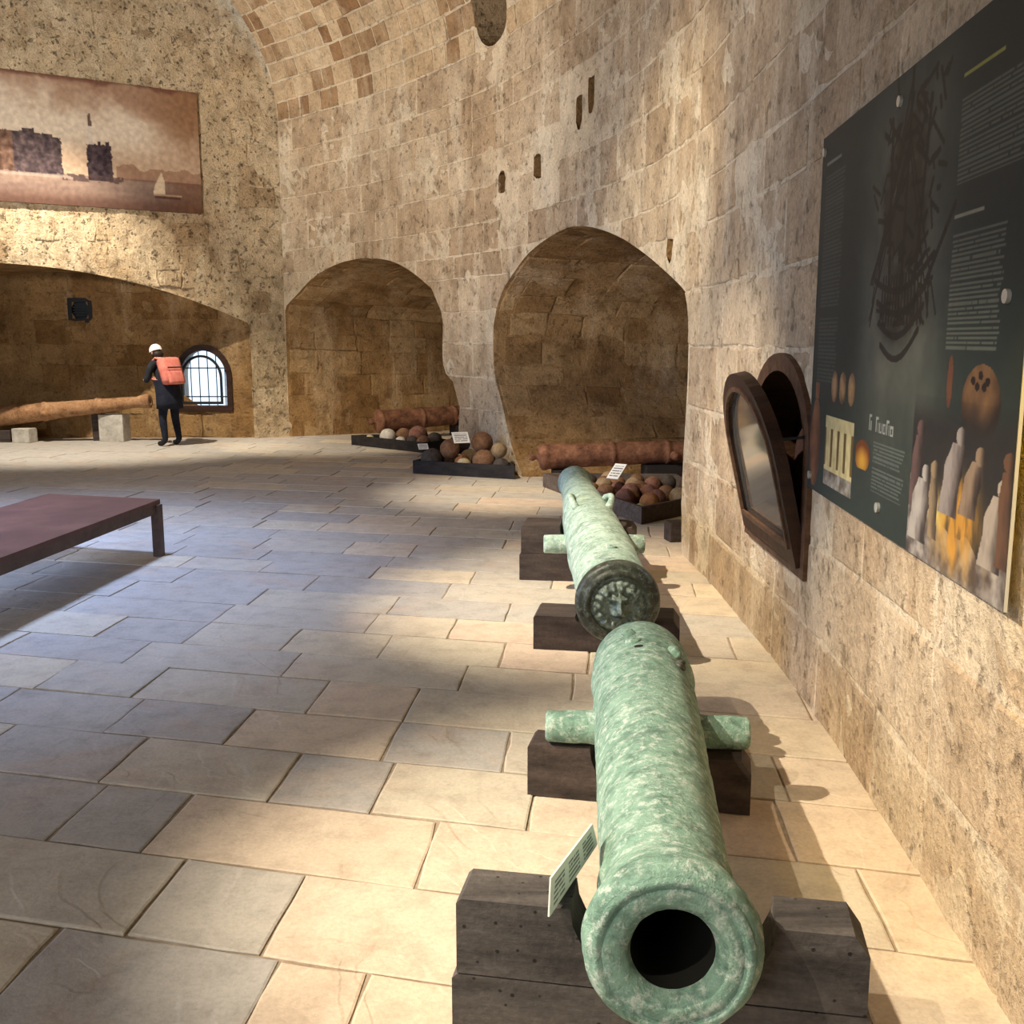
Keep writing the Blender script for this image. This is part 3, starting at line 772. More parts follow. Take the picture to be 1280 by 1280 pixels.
FIG = [(1.53, .40, 1.50, .15, .050, (120, 92, 88)), (1.60, .27, 1.55, .05, .085, (206, 196, 186)), (1.675, .29, 1.69, .08, .040, (176, 150, 116)), (1.868, .405, 1.80, .17, .075, (180, 166, 158)),
       (2.015, .365, 1.95, .19, .065, (166, 140, 116)), (2.175, .30, 2.12, .08, .075, (196, 180, 164)), (2.20, .37, 2.21, .10, .05, (120, 84, 62))]
def pan(u, v):
    z = v
    c = lerp((44, 54, 50), (34, 46, 46), sm(.2, 1.2, z)); c = lerp(c, (58, 70, 66), sm(.30, .02, z) * sm(1.6, .3, u) * .5)
    g_ = math.exp(-((u - 1.22) / .46) ** 4 - ((z - .92) / .62) ** 4)
    c = lerp(c, (112, 112, 100), g_ * .85 * (1 + .5 * nz(u, z, 4, 2)))
    if .6 < u < 1.9 and z > .45:
        s_ = sum(math.exp(-ell(u, z, *q) ** 2) for q in SAILS)
        c = lerp(c, (50, 44, 36), min(.85, s_ * (.75 + .9 * nz(u, z, 11, 3))))
        d = min(seg_d(u, z, a, b, e, f) - w_ for a, b, e, f, w_ in SHIP)
        if d < .004: c = lerp(c, (30, 25, 20), .8)
    k = textblock(u, z, .09, .44, 1.36, .80, .0165, 1) + textblock(u, z, .09, .44, .76, .48, .0165, 2)
    c = lerp(c, (112, 116, 106), k * .5)
    k = textblock(u, z, 1.70, 2.20, 1.33, 1.10, .0135, 3) + textblock(u, z, 1.70, 2.10, .96, .64, .0135, 4)
    c = lerp(c, (150, 150, 132), k * .62)
    k = textblock(u, z, 1.03, 1.41, .31, .235, .0135, 5) + textblock(u, z, 1.03, 1.41, .215, .13, .0135, 6)
    c = lerp(c, (132, 140, 134), k * .6)
    # headings
    if .09 < u < .34 and 1.405 < z < 1.418: c = lerp(c, (150, 148, 130), .8)
    if 1.70 < u < 1.98 and 1.385 < z < 1.397: c = lerp(c, (176, 172, 84), .85)
    if 1.70 < u < 1.92 and 1.005 < z < 1.015: c = lerp(c, (176, 172, 150), .8)
    hu, hv = (u - .96) / .30, (z - .345) / .055
    if 0 < hu < 1 and 0 < hv < 1:
        li = int(hu * 7); lx = hu * 7 - li; tall = (1.0, .62, .95, .6, .62, .9, .6)[li]
        if li != 1 and hv < tall and lx < .78:
            if lx < .22 or (li in (2, 5, 0) and lx > .56 and hv < .6) or (abs(hv - tall * .92) < .09 and li != 3) or (li in (3, 4, 6) and (hv < .12 or lx > .56)): c = lerp(c, (182, 186, 180), .85)
    # amphora, shells, photograph, lamp
    if .02 < z < .48:
        wd = .10 * math.sin(min(1, max(0, (z - .01) / .40)) * math.pi) ** .5 if z < .41 else .035
        if abs(u - .115) < wd: c = lerp((150, 98, 66), (84, 54, 38), abs(u - .09) / .12 + .4 * nz(u, z, 16, 3))
    for q in (.42, .55, .69):
        if ell(u, z, q, .475, .055, .065) < 1: c = lerp((188, 150, 106), (110, 80, 54), ell(u, z, q - .01, .48, .06, .07) + .5 * nz(u, z, 20, 5))
    if .30 < u < .76 and .055 < z < .35:
        c = (222, 206, 150)
        if abs((u - .36) % .11 - .055) < .018 and .14 < z < .30: c = (120, 92, 50)
        if z < .12: c = lerp((196, 190, 178), (110, 100, 88), .5 + nz(u, z, 14, 8))
        c = tuple(q * (1 + .12 * nz(u, z, 18, 2)) for q in c)
    if .80 < u < .99 and .19 < z < .31 and ell(u, z, .89, .24, .10, .06) < 1: c = lerp((226, 170, 60), (120, 60, 20), ell(u, z, .89, .22, .1, .06))
    # jar and blade
    if ell(u, z, 1.99, .50, .135, .105) < 1:
        c = lerp((132, 96, 62), (46, 32, 26), ell(u, z, 1.98, .55, .15, .12) * .85 + .4 * nz(u, z, 12, 4))
        if any(ell(u, z, a, b, .016, .012) < 1 for a, b in ((1.93, .56), (1.98, .575), (2.03, .56), (1.96, .545), (2.01, .545))): c = (34, 24, 20)
    if ell(u, z, 1.755, .55, .022, .075) < 1: c = (112, 68, 48)
    # the diorama photograph: pale figures round a glowing heap
    if u > 1.46 and z < .50:
        dk = sm(.50, .40, z); c = lerp(c, (46, 42, 42), dk * .9)
        if z < .12 + .10 * nz(u, 0, 4, 3) + .10 * sm(1.9, 1.5, u): c = lerp((196, 186, 176), (90, 78, 74), .5 + nz(u, z, 14, 5))
        gl = math.exp(-((u - 1.88) / .16) ** 2 - ((z - .15) / .11) ** 2); c = lerp(c, (236, 168, 66), min(.95, gl * (1.0 + 1.2 * nz(u * 2, z * .6, 10, 1))))
        gl = math.exp(-((u - 1.72) / .06) ** 2 - ((z - .17) / .05) ** 2); c = lerp(c, (250, 214, 110), min(.9, gl))
        for i, (fu, fv, bu, bv, wd, fc) in enumerate(FIG):
            f_ = (z - bv) / (fv - bv)
            if 0 < f_ < .9:
                ctr = bu + (fu - bu) * f_ ** 1.4; ww = wd * (.55 + .45 * (1 - f_) + .25 * math.exp(-((f_ - .62) / .15) ** 2))
                q_ = (u - ctr) / ww
                if abs(q_) < 1: c = lerp(fc, (48, 38, 36), sm(-.5, 1.1, q_) * .85 + .35 * nz(u * 3, z, 9, i))
            if ell(u, z, fu + .006, fv - .002, .036, .026) < 1: c = lerp(fc, (40, 32, 30), sm(-.2, 1.2, (u - fu) / .036))
        c = tuple(q * .92 for q in c)
    k = .80 * (1 + .05 * nz(u, z, 22, 3))
    return tuple(q * k for q in c)
pn = thing('display_panel', pfn((PW / 2, 0), .04), 'large dark green exhibition panel with a drawn ship on the right wall', 'display panel')
v, f = prism([(0, 0), (PW, 0), (PW, PH), (0, PH)], pfn, .002, .011); mk('board', v, f, M['edge'], pn)
paint_grid('printed_face', pfn, PW, PH, 420, 480, pan, M['print'], pn)
for q in ((2.12, .775), (1.14, .085), (1.12, 1.45), (.05, 1.47), (.06, .06)):
    cq = pfn(q, 0); mk('standoff_cap', *lathe(cq + PN * .055, cq - PN * .012, [(0, .012), (.050, .012), (.052, .018), (.066, .018), (.068, .0)], 16), M['cap'], pn, smooth=False)

# ------------------------------------------------------------------ bronze cannons
def cannon_axis(p0, p1): p0, p1 = Vector(p0), Vector(p1); return p0, p1, (p1 - p0).normalized(), (p1 - p0).length
m0, m1, tx_, LN = cannon_axis((.345, 2.0, .40), (.585, 4.50, .245))
c1 = thing('bronze_cannon', (.47, 3.2, 0), 'green patinated bronze cannon nearest the viewer, round muzzle facing forward', 'cannon')
prof = [(.0, .150), (.0, .172), (.012, .186), (.03, .196), (.055, .199), (.075, .194), (.085, .186), (.10, .188), (.115, .182), (.13, .180), (.16, .174), (.19, .166), (.23, .160), (.27, .158), (.285, .164), (.30, .166), (.315, .161), (.34, .159),
        (.9, .175), (1.3, .186), (1.7, .196), (1.95, .204), (2.1, .209), (2.13, .216), (2.17, .216), (2.2, .211), (2.35, .213), (2.45, .205), (2.50, .185), (2.53, .14), (2.54, .0)]
prof = [(d_, r_ + (.0022 * noise.noise(Vector((d_ * 31, 3, 1))) if .34 < d_ < 2.4 else 0)) for d_, r_ in resample(prof, .014)]
V, F = lathe(m0, m1, prof, 112, .0035, 9)
bar1 = mk('barrel', V, F, M['patina'], c1, smooth=True)
V, F = lathe(m0, m1, resample([(.0, .176), (-.006, .172), (-.008, .160), (-.002, .155), (-.001, .150), (-.006, .146), (-.005, .118), (.004, .108), (.010, .100), (.03, .092)], .008), 112, .003, 14)
mk('muzzle_face', V, F, M['patina'], c1, smooth=True)
V, F = lathe(m0, m1, resample([(.03, .092), (.07, .089), (.9, .088), (.92, .0)], .05), 64, .0015, 14)
mk('bore', V, F, M['boreshade'], c1, smooth=True)
ux = tx_.cross(Vector((0, 0, 1))).normalized()
tc = m0 + tx_ * 1.63 + Vector((0, 0, -.030))
for s_ in (-1, 1):
    V, F = lathe(tc + ux * (s_ * .14), tc + ux * (s_ * .40), resample([(0, .068), (.08, .062), (.225, .058), (.235, .050), (.238, 0)], .02), 40, .004, 16, up=Vector((0, 1, 0)))
    mk('trunnion', V, F, M['patina'], c1, smooth=True)
# worn remains of the lifting handles and the touch hole on top
def stub(center, size, seed, mat, parent, name):
    rs = random.Random(seed); bm = bmesh.new(); bmesh.ops.create_icosphere(bm, subdivisions=3, radius=1)
    V = [Vector(center) + Vector((v_.co.x * size[0], v_.co.y * size[1], v_.co.z * size[2])) * (1 + .35 * noise.noise(v_.co * 2.2 + Vector((seed, 0, 0)))) for v_ in bm.verts]
    bm.verts.index_update(); F = [[q.index for q in f_.verts] for f_ in bm.faces]; bm.free()
    return mk(name, V, F, mat, parent, smooth=True)
upx = ux.cross(tx_).normalized()
def on_barrel(d, ang, r): return m0 + tx_ * d + (upx * math.cos(ang) + ux * math.sin(ang)) * r
stub(on_barrel(2.18, -.28, .212), (.032, .040, .020), 1, M['patina'], c1, 'handle_stump')
stub(on_barrel(2.05, -.22, .206), (.036, .028, .018), 2, M['patina'], c1, 'handle_stump')
stub(on_barrel(2.02, .62, .204), (.030, .060, .028), 3, M['patina'], c1, 'handle_stump')
stub(on_barrel(1.90, .72, .200), (.026, .050, .024), 4, M['breech'], c1, 'handle_stump')
V, F = lathe(on_barrel(1.98, -.12, .196), on_barrel(1.98, -.12, .30), [(0, .02), (.0095, .018), (.010, .0)], 14, up=tx_)
mk('touch_hole', V, F, M['iron'], c1)

# far cannon with the lion mask on its breech
q0, q1, t2, L2 = cannon_axis((.557, 5.2, .335), (.552, 8.95, .46))
c2 = thing('bronze_cannon', (.555, 7.0, 0), 'pale mint bronze cannon with a lion mask on its dark breech, behind the nearer one', 'cannon')
prof = [(.05, .208), (.10, .204), (.14, .202), (.5, .203), (.95, .204), (1.0, .211), (1.04, .211), (1.08, .204), (1.5, .200), (1.95, .190), (2.0, .184), (2.05, .190), (2.1, .190), (2.14, .180), (2.9, .148), (3.3, .134), (3.36, .140), (3.4, .134), (3.5, .134), (3.58, .142), (3.66, .150), (3.72, .148), (3.75, .13), (3.75, .06), (3.2, .06)]
V, F = lathe(q0, q1, resample(prof, .03), 80, .003, 9); mk('barrel', V, F, M['mint'], c2, smooth=True)
prof = [(-.02, .150), (-.025, .165), (-.02, .180), (-.008, .186), (-.004, .194), (.0, .206), (.01, .216), (.03, .224), (.055, .226), (.07, .220), (.075, .210), (.09, .206), (.11, .200)]
V, F = lathe(q0, q1, resample(prof, .008), 96, .001, 12); breech = mk('breech_ring', V, F, M['breech'], c2, smooth=True)
u2 = t2.cross(Vector((0, 0, 1))).normalized(); up2 = u2.cross(t2).normalized()
def lion(x, y):
    """height of the mask at disc coordinates -1..1, mane, brow, cheeks, muzzle and chin"""
    G = lambda cx, cy, sx, sy, h: h * math.exp(-((x - cx) / sx) ** 2 - ((y - cy) / sy) ** 2)
    r = math.hypot(x, y + .05); a = math.atan2(x, y + .05)
    h = .020 * math.exp(-((r - .66) / .13) ** 2) * (1 + .45 * math.sin(a * 15)) + .012 * math.exp(-((r - .82) / .08) ** 2) * (1 + .5 * math.sin(a * 21 + 1))
    h += G(0, .05, .42, .52, .036) + G(-.20, .27, .17, .08, .024) + G(.20, .27, .17, .08, .024) + G(0, .10, .075, .26, .034) + G(0, -.10, .13, .09, .040)
    h += G(-.15, -.24, .13, .10, .034) + G(.15, -.24, .13, .10, .034) + G(0, -.44, .15, .10, .026)
    h -= G(-.21, .13, .09, .055, .026) + G(.21, .13, .09, .055, .026) + G(0, -.345, .22, .030, .024) + G(-.05, -.15, .025, .025, .012) + G(.05, -.15, .025, .025, .012)
    h += G(-.21, .13, .04, .03, .014) + G(.21, .13, .04, .03, .014) + G(-.46, .44, .11, .11, .026) + G(.46, .44, .11, .11, .026)
    return h
V, F = [], []; NR, NS = 44, 112
for i in range(NR + 1):
    for k in range(NS):
        r = i / NR; a = 2 * math.pi * k / NS; x, y = r * math.sin(a), r * math.cos(a)
        V.append(q0 + (u2 * x + up2 * y) * .157 - t2 * (.006 + 1.5 * lion(x, y) * (1 - r ** 8)))
for i in range(NR):
    for k in range(NS): F.append([i * NS + k, i * NS + (k + 1) % NS, (i + 1) * NS + (k + 1) % NS, (i + 1) * NS + k])
tag(mk('lion_mask', V, F, M['lion'], breech, smooth=True), 'cast lion face on the dark breech')
tc2 = q0 + t2 * 1.60 + Vector((0, 0, -.055))
for s_ in (-1, 1):
    V, F = lathe(tc2 + u2 * (s_ * .12), tc2 + u2 * (s_ * .36), resample([(0, .068), (.215, .062), (.22, .055), (.222, 0)], .02), 32, .002, 14, up=Vector((0, 1, 0)))
    mk('trunnion', V, F, M['mint'], c2, smooth=True)
    pts = []
    for i in range(11):
        f = i / 10; ang = s_ * (.62)
        rr = .178 + .075 * math.sin(math.pi * f) ** .7
        pts.append(q0 + t2 * (1.78 + .34 * f) + (up2 * math.cos(ang) + u2 * math.sin(ang)) * rr)
    V, F = tube(pts, [.028, .026, .022, .021, .021, .022, .021, .021, .023, .028, .020], 12); mk('lifting_handle', V, F, M['mint'], c2, smooth=True)
for (d_, a_) in ((.32, .15), (.40, -.25), (.48, .32)): pass
V, F = lathe(q0 + t2 * .42 + up2 * .202, q0 + t2 * .42 + up2 * .3, [(0, .03), (.012, .028), (.014, .012), (.004, .01), (.004, 0)], 16, up=t2); mk('vent_boss', V, F, M['mint'], c2)

# ------------------------------------------------------------------ timber cradles
def cradle(label, cx, cy, ang, length, thick, boards, mat, notch=None):
    t_ = thing('timber_cradle', (cx, cy, 0), label, 'wooden support')
    ca, sa = math.cos(ang), math.sin(ang)
    fn = lambda p, d: Vector((cx + ca * p[0] - sa * d, cy + sa * p[0] + ca * d, p[1]))
    h = length / 2
    for i, (z0, z1) in enumerate(boards):
        top = i == len(boards) - 1; b = .012
        inset = .012 * i
        if top and notch:
            n0, n1, nd = notch; nm = (n0 + n1) / 2
            arc = [(nm + (n1 - n0) / 2 * math.cos(math.pi * k / 14), z1 - nd * math.sin(math.pi * k / 14)) for k in range(15)]
            poly = [(-h + inset, z0), (h - inset, z0), (h - inset, z1 - .05), (h - inset - .035, z1)] + arc + [(-h + inset + b, z1), (-h + inset, z1 - b)]
        else:
            poly = [(-h + inset, z0), (h - inset, z0), (h - inset, z1 - b), (h - inset - b, z1), (-h + inset + b, z1), (-h + inset, z1 - b)]
        V, F = prism(poly, fn, -thick / 2, thick / 2)
        mk('plank', V, F, mat, t_)
    return t_
cradle('worm-eaten two-board cradle with a round notch under the near cannon muzzle', .345, 2.235, R(-10), .97, .145, [(0, .193), (.197, .390)], M['oak'], (-.20, .27, .185))
cradle('single dark timber under the near cannon trunnions', .475, 3.63, R(-12), .82, .15, [(0, .203)], M['oak2'], (-.175, .225, .185))
cradle('low dark timber under the lion breech of the far cannon', .535, 5.56, R(-9), .80, .28, [(0, .195)], M['oak2'], (-.17, .21, .075))
cradle('tall two-board dark timber under the trunnions of the far cannon', .49, 7.27, R(-7), .84, .34, [(0, .195), (.198, .395)], M['oak2'], (-.135, .265, .193))
cb = thing('timber_chock', (1.44, 8.62, 0), 'small dark wooden chock at the foot of the alcove jamb', 'wooden block')
V, F = boxgeo((1.44, 8.62, .085), .24, .16, .17, R(12), .012); mk('block', V, F, M['oak2'], cb)

# label card leaning on the near cradle
A_, B_ = Vector((.086, 2.150, .400)), Vector((.222, 2.476, .408)); Cc, Dd = Vector((.206, 2.440, .482)), Vector((.090, 2.160, .490))
lc = thing('label_card', (.15, 2.3, .39), 'white printed label card leaning on the near cradle beside the green muzzle', 'label')
ex = (B_ - A_); ey = (Dd - A_); en = ex.cross(ey).normalized()
cardfn = lambda p, d: A_ + ex * p[0] + ey * (p[1] * (1 - p[0]) + 0) + (Cc - B_) * (p[1] * p[0]) - en * d
def cardpaint(u, v):
    for (a, b) in ((.07, .30), (.38, .62), (.70, .93)):
        if a < u < b and .14 < v < .86 and ((v * 7) % 1) < .55 and noise.noise(Vector((u * 60, int(v * 7) * 3.3, 1))) > -.35: return (120, 120, 122)
    return (232, 230, 226)
paint_grid('printed_face', cardfn, 1, 1, 80, 40, cardpaint, M['print'], lc)
V, F = prism([(0, 0), (1, 0), (1, 1), (0, 1)], cardfn, .001, .005); mk('backing', V, F, M['card'], lc)
V, F = prism([(.2, 0), (.8, 0), (.8, .55), (.2, .55)], cardfn, .006, .02); mk('stand', V, F, M['iron'], lc)

# ------------------------------------------------------------------ trays of cannonballs
def tray(poly, h, label, mat):
    c = sum((Vector(p) for p in poly), Vector((0, 0))) / len(poly)
    t_ = thing('ball_tray', (c.x, c.y, 0), label, 'tray')
    V, F = prism(poly, lambda p, d: Vector((p[0], p[1], d)), .002, .03); mk('base', V, F, mat, t_)
    n = len(poly); P = [Vector(p) for p in poly]
    area_ = sum(P[i].x * P[(i + 1) % n].y - P[(i + 1) % n].x * P[i].y for i in range(n)); sg = 1 if area_ > 0 else -1
    ins_ = []
    for i in range(n):
        a, b, c_ = P[i - 1], P[i], P[(i + 1) % n]; e0 = (b - a).normalized(); e1 = (c_ - b).normalized()
        n0, n1 = Vector((-e0.y, e0.x)) * sg, Vector((-e1.y, e1.x)) * sg; m = (n0 + n1).normalized(); ins_.append(b + m * (.035 / max(.35, m.dot(n0))))
    for i in range(n):
        j = (i + 1) % n
        V, F = prism([P[i], P[j], ins_[j], ins_[i]], lambda p, d: Vector((p[0], p[1], d)), .03, h); mk('rim_board', V, F, mat, t_)
    return t_, ins_, sg
def settle(balls, ins_, sg, extra=(), zf=.032, it=260):
    """balls: [x,y,z,r]; push apart inside the tray, then rest"""
    n = len(ins_); pl = []
    for i in range(n):
        a, b = ins_[i], ins_[(i + 1) % n]; e = (b - a).normalized(); pl.append((a, Vector((-e.y, e.x)) * sg))
    pl += [(Vector(a), Vector(m).normalized()) for a, m in extra]
    for k in range(it):
        for q in balls: q[2] -= .004 if k < it - 60 else .0
        for rep in range(3):
            for i, q in enumerate(balls):
                for o in balls[i + 1:]:
                    d = Vector(q[:3]) - Vector(o[:3]); L = d.length; m = q[3] + o[3]
                    if L < m:
                        d = d.normalized() * ((m - L) / 2 + 1e-4)
                        for c_ in range(3): q[c_] += d[c_]; o[c_] -= d[c_]
            for q in balls:
                if q[2] < zf + q[3]: q[2] = zf + q[3]
                for a, m in pl:
                    dd = (Vector(q[:2]) - a).dot(m) - q[3] - .004
                    if dd < 0: q[0] -= m.x * dd; q[1] -= m.y * dd
    return balls
def ball_mat(name, c0, c1_):
    t = NT(name, .9, .2); a = t.noise(12, 7, .7); b = t.noise(70, 4, .7)
    t.col(t.mix(.6, t.ramp(a, [(.3, c0), (.7, c1_)]), t.ramp(b, [(.3, .6), (.65, 1.1)]), 'MULTIPLY')); return t.bump(t.math('ADD', a, t.math('MULTIPLY', b, .4)), .7, .03).m
BM = {'brown': ball_mat('brown_stone', lin(98, 70, 50), lin(150, 112, 84)), 'rose': ball_mat('rusty_rose_stone', lin(104, 68, 56), lin(152, 110, 94)), 'dark': ball_mat('dark_grey_stone', lin(58, 52, 48), lin(98, 88, 80)),
      'cream': ball_mat('cream_stone', lin(176, 156, 118), lin(214, 198, 160)), 'orange': ball_mat('ochre_stone', lin(146, 94, 58), lin(190, 134, 86)), 'white': ball_mat('chalky_white_stone', lin(176, 166, 150), lin(222, 214, 200)), 'tan': ball_mat('tan_stone', lin(126, 104, 78), lin(170, 146, 112)), 'yellow': ball_mat('pale_yellow_stone', lin(170, 160, 100), lin(206, 196, 140))}
BALLMESH = []
for k in range(5):
    bm = bmesh.new(); bmesh.ops.create_icosphere(bm, subdivisions=4, radius=1)
    for v_ in bm.verts: v_.co *= .985 + .028 * noise.fractal(v_.co * 2.3 + Vector((k * 7.1, 0, 0)), 1, 2, 4)
    me = D.meshes.new('cannonball'); bm.to_mesh(me); bm.free(); me.polygons.foreach_set('use_smooth', [True] * len(me.polygons)); BALLMESH.append(me)
BCACHE = {}
def ball(q, kind, label, group, i):
    key = (i % 5, kind)
    if key not in BCACHE:
        me = BALLMESH[i % 5].copy(); me.materials.append(BM[kind]); BCACHE[key] = me
    o = D.objects.new('cannonball', BCACHE[key]); COL.objects.link(o); o.location = q[:3]; o.scale = (q[3],) * 3; o.rotation_euler = (i * 1.3, i * .7, i * 2.1)
    return tag(o, label, 'cannonball', group)
def fill_tray(lst, ins_, sg, group, default, extra=()):
    bs = settle([list(q[:4]) for q in lst], ins_, sg, extra)
    ORD = ['leftmost', 'second from the left', 'third from the left', 'fourth from the left', 'fifth from the left', 'sixth from the left', 'seventh from the left', 'eighth from the left', 'ninth from the left', 'tenth from the left', 'eleventh from the left', 'twelfth from the left']
    for i, (b, q) in enumerate(zip(bs, lst)):
        if len(q) > 5: lab = q[5]
        else:
            same = sorted(b2_[0] / b2_[1] for b2_, q2 in zip(bs, lst) if len(q2) == 5 and q2[4] == q[4])
            lab = default[q[4]] + ((', ' + ORD[same.index(b[0] / b[1])] + ' of that colour') if len(same) > 1 else '')
        ball(b, q[4], lab, group, i)
    return bs
def card(name_loc, w_, h_, rz, tilt, label, support_z):
    x, y, z = name_loc
    o = thing('label_card', (x, y, support_z), label, 'label')
    Mx = Matrix.Rotation(rz, 3, 'Z') @ Matrix.Rotation(tilt, 3, 'X')
    fn = lambda p, d: Vector((x, y, z)) + Mx @ Vector((p[0] * w_ - w_ / 2, p[1] * h_, d))
    def pf(u, v): return (120, 118, 116) if (.12 < u < .88 and .15 < v < .85 and (v * 6) % 1 < .4 and noise.noise(Vector((u * 30, int(v * 6) * 2.7, 3))) > -.3) else (232, 230, 222)
    paint_grid('printed_face', fn, 1, 1, 24, 24, pf, M['print'], o)
    V, F = prism([(0, 0), (1, 0), (1, 1), (0, 1)], fn, -.006, -.001); mk('backing', V, F, M['card'], o)
    return o

# tray by the first alcove
tr, ins_, sg = tray([(-2.62, 16.66), (-1.34, 15.42), (-.98, 15.85), (-1.55, 16.95)], .16, 'black tray of mixed stone balls in front of the left alcove', M['tray'])
fill_tray([(-2.3, 16.5, .12, .075, 'cream', 'small cream stone ball at the left end of the left alcove tray'), (-2.0, 16.25, .16, .135, 'white', 'large chalky white stone ball in the left alcove tray'),
           (-1.75, 15.98, .12, .085, 'white', 'smaller white stone ball beside the large white one in the left alcove tray'), (-1.55, 15.8, .12, .10, 'dark', 'dark grey stone ball at the front of the left alcove tray'),
           (-1.36, 15.66, .12, .11, 'brown', 'brown stone ball at the front right corner of the left alcove tray'),
           (-1.5, 16.3, .2, .155, 'rose', 'biggest rusty stone ball at the back of the left alcove tray'), (-1.75, 16.5, .2, .13, 'brown', 'brown stone ball at the back middle of the left alcove tray'), (-1.2, 15.95, .18, .12, 'dark', 'dark stone ball at the right end of the left alcove tray'), (-1.5, 16.1, .45, .13, 'rose', 'rusty stone ball on top of the left alcove heap')],
          ins_, sg, 'stone balls in the left alcove tray', {})
# tray at the foot of the pier
tr, ins_, sg = tray([(-1.27, 13.03), (.03, 12.47), (.0, 12.78), (-.56, 13.62), (-1.02, 13.66)], .17, 'black tray heaped with stone balls at the foot of the pier between the alcoves', M['tray'])
D2 = {'dark': 'dark grey stone ball in the pier tray heap', 'brown': 'brown stone ball in the pier tray heap', 'tan': 'tan stone ball in the pier tray heap', 'orange': 'ochre stone ball in the pier tray heap'}
b2 = fill_tray([(-1.0, 13.05, .15, .145, 'dark'), (-.70, 12.92, .13, .095, 'cream', 'cream stone ball at the front of the pier tray'), (-.42, 12.82, .16, .15, 'brown', 'large brown stone ball at the front of the pier tray'),
                (-.12, 12.68, .12, .105, 'dark'), (-.80, 13.3, .15, .13, 'brown'), (-.50, 13.15, .15, .13, 'tan'), (-.30, 13.02, .15, .12, 'dark'), (-.95, 13.45, .15, .10, 'tan'),
                (-.72, 13.05, .40, .105, 'orange', 'ochre stone ball resting on the middle of the pier heap'), (-.82, 13.25, .45, .13, 'brown'), (-.36, 12.98, .45, .14, 'brown'), (-.62, 13.36, .5, .14, 'dark'), (-.15, 12.85, .4, .10, 'tan')],
               ins_, sg, 'stone balls in the pier tray', D2)
card((-.62, 12.74, .425), .21, .17, R(20), R(48), 'white label card on the ball heap at the foot of the pier', .40)
card((-1.13, 13.08, .31), .13, .10, R(18), R(40), 'small pale label card at the left end of the pier tray', .28)
# tray in the second alcove
tr, ins_, sg = tray([(.36, 11.85), (1.2, 9.36), (1.98, 10.2), (1.9, 11.75)], .165, 'grey-brown angular tray of rusty balls in the right alcove behind the far cannon', M['traygrey'])
D3 = {'brown': 'brown rusty ball in the right alcove tray', 'rose': 'reddish rusty ball in the right alcove tray', 'tan': 'tan ball in the right alcove tray', 'dark': 'dark ball in the right alcove tray'}
L3 = [(1.17, 9.60, .10, .066, 'yellow', 'small pale yellow ball in the front corner of the right alcove tray'), (1.34, 9.85, .12, .10, 'orange', 'ochre ball near the front corner of the right alcove tray'), (1.02, 10.02, .13, .105, 'rose'), (1.20, 10.2, .12, .085, 'brown'),
      (.86, 10.45, .13, .10, 'brown'), (.72, 10.75, .12, .085, 'brown'), (1.45, 10.15, .12, .095, 'rose'), (1.68, 10.20, .12, .10, 'tan'), (1.55, 10.5, .12, .09, 'brown'), (1.1, 10.6, .12, .10, 'rose'), (1.35, 10.7, .12, .10, 'brown'),
      (.95, 10.95, .12, .10, 'tan'), (.68, 11.1, .12, .09, 'brown'), (.62, 11.5, .12, .10, 'rose'), (.85, 11.4, .12, .09, 'dark'), (1.15, 11.1, .12, .10, 'brown'), (1.5, 10.95, .12, .10, 'rose'), (1.1, 11.5, .12, .10, 'tan'), (1.4, 11.4, .12, .09, 'brown'), (1.7, 11.2, .12, .10, 'dark'),
      (1.22, 10.45, .40, .105, 'rose', 'reddish ball on top of the right alcove heap'), (.80, 11.05, .35, .09, 'tan'), (1.05, 11.2, .35, .09, 'brown'), (1.45, 10.5, .40, .095, 'rose'), (1.30, 11.0, .40, .10, 'tan'), (.72, 11.3, .40, .095, 'brown'), (1.55, 11.1, .4, .095, 'brown')]
fill_tray(L3, ins_, sg, 'rusty balls in the right alcove tray', D3)
card((1.03, 10.46, .285), .14, .22, R(-38), R(38), 'white label card lying on the rusty balls in the right alcove', .26)

# ------------------------------------------------------------------ iron cannons in the alcoves and the recess
def iron_cannon(p0, p1, r0, r1, label, mat, trun=None):
    p0, p1 = Vector(p0), Vector(p1); L = (p1 - p0).length; t_ = (p1 - p0).normalized()
    o = thing('iron_cannon', ((p0.x + p1.x) / 2, (p0.y + p1.y) / 2, 0), label, 'cannon')
    rr = lambda f: r0 + (r1 - r0) * f
    prof = [(-.16, 0), (-.155, r0 * .22), (-.11, r0 * .30), (-.07, r0 * .18), (-.05, r0 * .3), (-.03, r0 * .85), (0, r0 * 1.06), (.05, r0 * 1.08), (.07, r0)]
    for f in (.28, .5, .75): prof += [(f * L - .03, rr(f)), (f * L - .02, rr(f) + .012), (f * L + .02, rr(f) + .012), (f * L + .03, rr(f))]
    prof += [(L - .22, r1), (L - .10, r1 * 1.25), (L - .03, r1 * 1.32), (L, r1 * 1.2), (L, r1 * .55), (L - .4, r1 * .5), (L - .41, 0)]
    V, F = lathe(p0, p1, resample(prof, .04), 40, .006, 7); mk('barrel', V, F, mat, o, smooth=True)
    u = t_.cross(Vector((0, 0, 1))).normalized(); c = p0 + t_ * (L * .52) - Vector((0, 0, .03))
    for s_ in (-1, 1):
        V, F = lathe(c + u * (s_ * rr(.5) * .7), c + u * (s_ * (rr(.5) + .11)), [(0, .055), (rr(.5) * .3 + .10, .052), (rr(.5) * .3 + .11, 0)], 20, .003, 9); mk('trunnion', V, F, mat, o, smooth=True)
    return o
iron_cannon((.36, 12.27, .30), (3.4, 12.52, .40), .150, .115, 'rusted iron cannon lying across the right alcove behind the ball tray', M['rust'])
